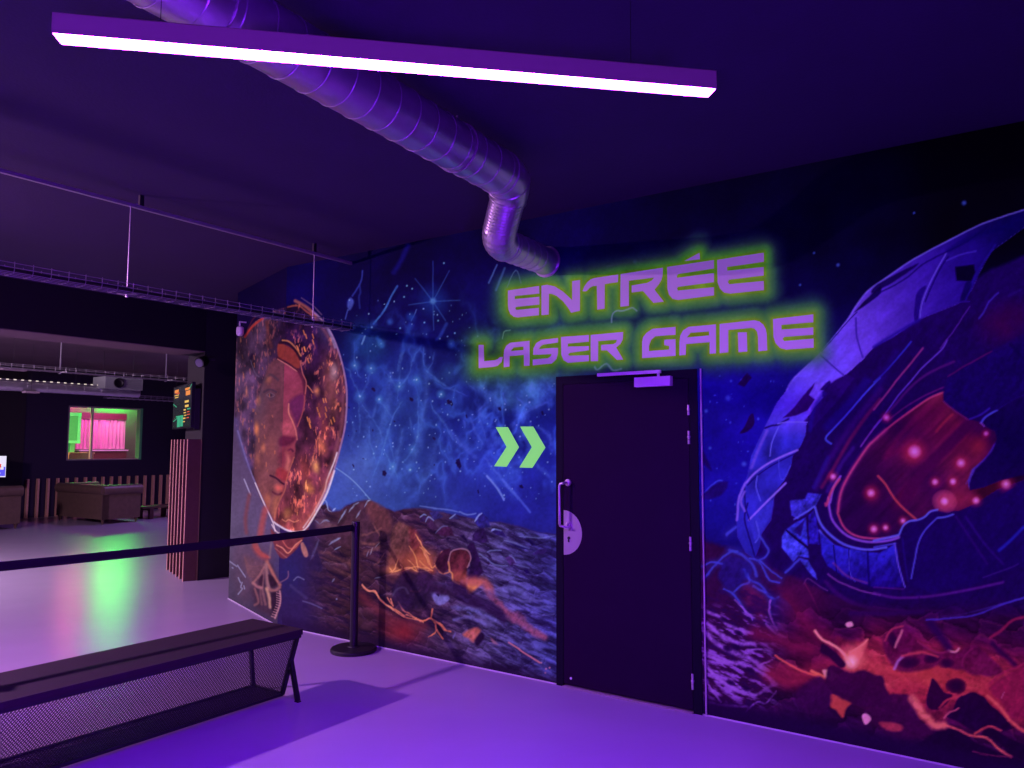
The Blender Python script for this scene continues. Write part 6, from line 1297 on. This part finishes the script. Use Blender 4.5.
while q < Ld - .9:
    bm = bmesh.new(); box(bm, (.016, -q, .008), (.004, .040, .018)); finish('light_dot', bm, 'dots', led); q += .11
# grey unit
pu = p_on(124, 383, a3 + .35)
zu0, zu1 = p_on(124, 389.2, a3 + .35).z, p_on(124, 377.4, a3 + .35).z
ub0, ub1 = B_of(p_on(143.5, 383, a3 + .35)), B_of(p_on(106, 383, a3 + .35))
unit = tag(empty('ventilation_unit', W(a3 + .12, (ub0 + ub1) / 2, zu0), RZ), 'grey box-shaped ventilation unit under the lounge ceiling', 'ventilation unit')
bm = bmesh.new(); box(bm, (0, 0, (zu1 - zu0) / 2), (.42, ub1 - ub0, zu1 - zu0)); finish('unit_casing', bm, 'grey_unit', unit, bevel=.01)
bm = bmesh.new(); lathe(bm, [(0, .01), (.05, .012), (.07, .03), (.085, .03), (.085, 0)], (.21, -(ub1 - ub0) * .16, (zu1 - zu0) * .5), 20, (1, 0, 0)); finish('round_port', bm, 'black_metal', unit, smooth=True)
bm = bmesh.new()
for k in range(5): box(bm, (.214, (ub1 - ub0) * .18, (zu1 - zu0) * (.2 + .15 * k)), (.006, (ub1 - ub0) * .5, .012))
finish('grille', bm, 'zinc', unit)
for s in (-1, 1):
    bm = bmesh.new(); tube(bm, [(0, s * (ub1 - ub0) * .4, zu1 - zu0), (0, s * (ub1 - ub0) * .4, LC - zu0)], .003, 6); finish('hanging_rod', bm, 'black_metal', unit)
# second short wire tray right of the unit
z4 = p_on(150, 400, a3 - .3).z
tr3 = wire_tray('cable_tray', a3 - .3, B_of(p_on(190, 400, a3 - .3)), B_of(p_on(106, 400, a3 - .3)), z4, .2, .07, .12, .0045, 'short low wire tray just right of the ventilation unit')
for y_ in (-.3, -2.2):
    bm = bmesh.new(); tube(bm, [(0, y_, 0), (0, y_, LC - z4)], .003, 6); finish('hanging_rod', bm, 'black_metal', tr3)
# two small flat ceiling panels
for i, (xa, xb, ya, yb) in enumerate(((1, 25, 367.5, 371.5), (24, 38, 391.5, 393))):
    aa_ = a3 + (.8 if i == 0 else .1); q0_, q1_ = p_on(xa, ya, aa_), p_on(xb, yb, aa_)
    t = empty('flat_lamp', (q0_ + q1_) / 2, RZ); L_ = abs(B_of(q0_) - B_of(q1_)); bm = bmesh.new(); box(bm, (0, 0, 0), (.14, L_, .03)); finish('lamp_tray', bm, 'pale', t, bevel=.004)
    zc_ = ((q0_ + q1_) / 2).z
    bm = bmesh.new(); tube(bm, [(0, 0, .015), (0, 0, LC - zc_)], .002, 6); finish('hanging_rod', bm, 'black_metal', t)
    tag(t, ['unlit flat pale fitting hanging above the lounge duct at the left edge', 'unlit flat pale fitting hanging just below the lounge duct'][i], 'light fitting')

# ------------------------------------------------------------------ window and the room behind it
win = tag(empty('window_1', W(BW_a, WL, 0), RZ), kind='structure')
wl_ = WL - WR
bm = bmesh.new(); ft = .03
for z_ in (WB + ft / 2, WT - ft / 2): box(bm, (-.07, wl_ / 2, z_), (.16, wl_, ft))
box(bm, (-.07, ft / 2, (WB + WT) / 2), (.16, ft, WT - WB - .06)); finish('window_frame', bm, 'pale', win)
bm = bmesh.new(); box(bm, (-.07, wl_ - .03, (WB + WT) / 2), (.17, .06, WT - WB)); tag(finish('window_reveal', bm, 'green_frame', win), 'side reveal of the window, coloured as lit green')
pmx = (on_v(93, 433, BWp, U) - W(BW_a, WL)).dot(N)
bm = bmesh.new(); box(bm, (-.07, pmx, (WB + WT) / 2), (.06, .045, WT - WB - .06)); finish('mullion', bm, 'pale_metal', win)
bm = bmesh.new(); box(bm, (-.09, wl_ / 2, (WB + WT) / 2), (.006, wl_ - .06, WT - WB - .06)); finish('window_pane', bm, 'glass', win)
# back room shell
ba = BW_a - .15
bm = bmesh.new(); wbox(bm, ba - 3.1, ba - 3.0, WR - 2.4, WL + 2, 0, LC); wbox(bm, ba - 3, ba, WR - 2.5, WR - 2.4, 0, LC); wbox(bm, ba - 3, ba, WL + 2, WL + 2.1, 0, LC)
M['backroom'] = mat('backroom_paint', (0.15, 0.12, 0.13), 0.8)
struct('wall_backroom', bm, 'backroom')
ac = ba - 2.0
def pb_(px, py, a): 
    p = on_v(px, py, W(a, 0), U); return B_of(p), p.z
cb0, cz1 = pb_(76.5, 419, ac); cb1, cz0 = pb_(124.5, 449, ac)
bm = bmesh.new(); n_ = 60; vt = []
for i in range(n_ + 1):
    b_ = cb0 + (cb1 - cb0) * i / n_; off = .02 * math.sin(i * 1.35) + .012 * math.sin(i * .43)
    p = W(ac + off, b_, 0); vt.append((bm.verts.new((p.x, p.y, cz0)), bm.verts.new((p.x, p.y, cz1))))
for a_, b_ in zip(vt, vt[1:]): bm.faces.new((a_[0], b_[0], b_[1], a_[1]))
r_ = bmesh.ops.solidify(bm, geom=bm.faces[:], thickness=.006)
cur = finish('curtain', bm, 'pink_cloth'); tag(cur, 'pink-lit hanging curtain seen through the far window', 'curtain')
bm = bmesh.new(); zr0, zr1 = cz1 + .0, pb_(100, 413, ac)[1]
wbox(bm, ac - .06, ac + .04, cb1, cb0, cz1 + .01, zr1); o = finish('curtain_box', bm, 'red_paint', bevel=.008); tag(o, 'dark red pelmet above the pink curtain', 'pelmet')
ct = tag(empty('side_counter', W(ac + .05, cb0, 0), RZ), 'long counter with thin white top right under the pink curtain', 'counter')
cw = cb0 - cb1
bm = bmesh.new(); box(bm, (0, cw / 2, cz0 - .035), (.30, cw, .03)); finish('countertop', bm, 'white_lacquer', ct, bevel=.004)
bm = bmesh.new(); box(bm, (0, cw / 2, (cz0 - .05) / 2), (.24, cw - .06, cz0 - .05)); finish('counter_body', bm, 'wood_dark', ct)
ag = ba - .9
gb0, gz1 = pb_(64, 412.5, ag); gb1, gz0 = pb_(77, 443.5, ag)
gcab = tag(empty('green_cabinet', W(ag, (gb0 + gb1) / 2, 0), RZ), 'green-lit tall cabinet at the left inside the far window', 'cabinet')
bm = bmesh.new(); gw = gb0 - gb1; box(bm, (0, 0, (gz0 + gz1) / 2), (.3, gw, gz1 - gz0)); box(bm, (0, 0, gz0 / 2), (.28, gw * .3, gz0)); finish('cabinet_body', bm, 'green_box', gcab, bevel=.008)
bm = bmesh.new(); box(bm, (.155, 0, gz1 - .04), (.012, gw, .08)); box(bm, (.155, 0, gz0 + .04), (.012, gw, .06)); box(bm, (.155, gw / 2 - .035, (gz0 + gz1) / 2), (.012, .06, gz1 - gz0)); finish('cabinet_rim', bm, 'green_box_rim', gcab)
yb0, yz1 = pb_(64, 451.5, ag + .3); yb1, yz0 = pb_(88, 460, ag + .3)
bm = bmesh.new(); wbox(bm, ag + .2, ag + .55, yb1, yb0, 1.08, yz1 - .06); wbox(bm, ag + .18, ag + .58, yb1 - .02, yb0, yz1 - .06, yz1 - .02); wbox(bm, ag + .2, ag + .55, yb1 + .1, yb0 - .2, 0, 1.08); o = finish('wooden_cupboard', bm, 'yellow_wood', bevel=.006); tag(o, 'warm yellow wooden cupboard low in the far window', 'cupboard')
# green LED panel up under the back room's ceiling (seen in the floor's reflection)
gp0, gp1 = pb_(104, 400, ba - 2.6)[0], pb_(135, 400, ba - 2.6)[0]
pz = 2.80
bm = bmesh.new(); box(bm, (0, 0, 0), (.05, gp0 - gp1, .42)); o = finish('led_panel', bm, 'green_glow', bevel=.004); o.location = W(ba - 2.6, (gp0 + gp1) / 2, pz + .19); o.rotation_euler = (0, 0, RZ); tag(o, 'green glowing panel under the ceiling behind the far window', 'light panel')

pp0, pp1 = pb_(68, 400, ba - 2.6)[0], pb_(84, 400, ba - 2.6)[0]  # unseen panel added for the pink reflection on the lounge floor
bm = bmesh.new(); box(bm, (0, 0, 0), (.05, pp0 - pp1, .22)); o = finish('led_panel', bm, 'pink_glow', bevel=.004); o.location = W(ba - 2.6, (pp0 + pp1) / 2, 2.93); o.rotation_euler = (0, 0, RZ); tag(o, 'small pink glowing panel added out of sight behind the far window', 'light panel')
# ------------------------------------------------------------------ lights
def area(name, loc, target, size, power, col, sy=None, spread=None):
    l = bpy.data.lights.new(name, 'AREA'); l.energy = power; l.color = col; l.size = size
    if sy: l.shape = 'RECTANGLE'; l.size_y = sy
    if spread: l.spread = spread
    o = bpy.data.objects.new(name, l); COL.objects.link(o); o.location = loc
    o.rotation_euler = (Vector(target) - Vector(loc)).to_track_quat('-Z', 'Y').to_euler(); return o
s1_ = on_z(412, 695.5, 0); fcp = Vector((fc.x, fc.y, SH_)); dS = (fcp - s1_); k_ = (3.0) / dS.z
L2p = s1_ + dS * k_
area('room_projector', L2p, L2p + Vector((.75, .15, -.9)), .09, 150, (0.80, 0.34, 0.98), spread=math.radians(150))
area('lounge_lamp', W(W3_a - 2.6, 3.6, 3.1), W(W3_a - 2.6, .6, 0), .8, 300, (0.95, 0.68, 1.0), spread=math.radians(140))
area('lounge_violet_lamp', W(W3_a - 6.2, -5.2, 3.0), W(W3_a - 6, -4.6, 0), .6, 40, (0.45, 0.22, 1.0))
area('backroom_pink_lamp', W(ac + .9, (cb0 + cb1) / 2, 3.0), W(ac, (cb0 + cb1) / 2, 1.6), .5, 80, (1.0, 0.20, 0.70), sy=1.2)
area('backroom_lamp', W(ba - .35, WL + .3, 2.85), W(ag + .3, (yb0 + yb1) / 2, 1.2), .3, 14, (1.0, 0.68, 0.35), spread=math.radians(90))
area('violet_fill', Vector((.6, -1.6, .5)), Vector((-1.3, 2.4, 3.2)), .5, 78, (0.20, 0.012, 1.0), spread=math.radians(110))  # added fill behind the camera, brightens lamp housing, duct and ceiling
print('places', 'lamp len', LL, 'width', wl, 'L2', L2p, 'door', DW, 'e1', e1, 'e2', e2, 'ent', ent, 'tray z', tz, 'bench', af, ab, bb, 'HZ', HZ, 'W3_a', W3_a, 'BW', BW_a, 'sofa', Lso, 'sp', sp, bpost, 'bdlen', bd.length)

w = bpy.data.worlds.new('world'); S.world = w; w.use_nodes = True
w.node_tree.nodes['Background'].inputs[0].default_value = (0.10, 0.04, 0.25, 1); w.node_tree.nodes['Background'].inputs[1].default_value = 0.02
S.view_settings.view_transform = 'Standard'; S.view_settings.look = 'None'; S.view_settings.gamma = 1; S.view_settings.exposure = 0
S.view_settings.use_curve_mapping = False
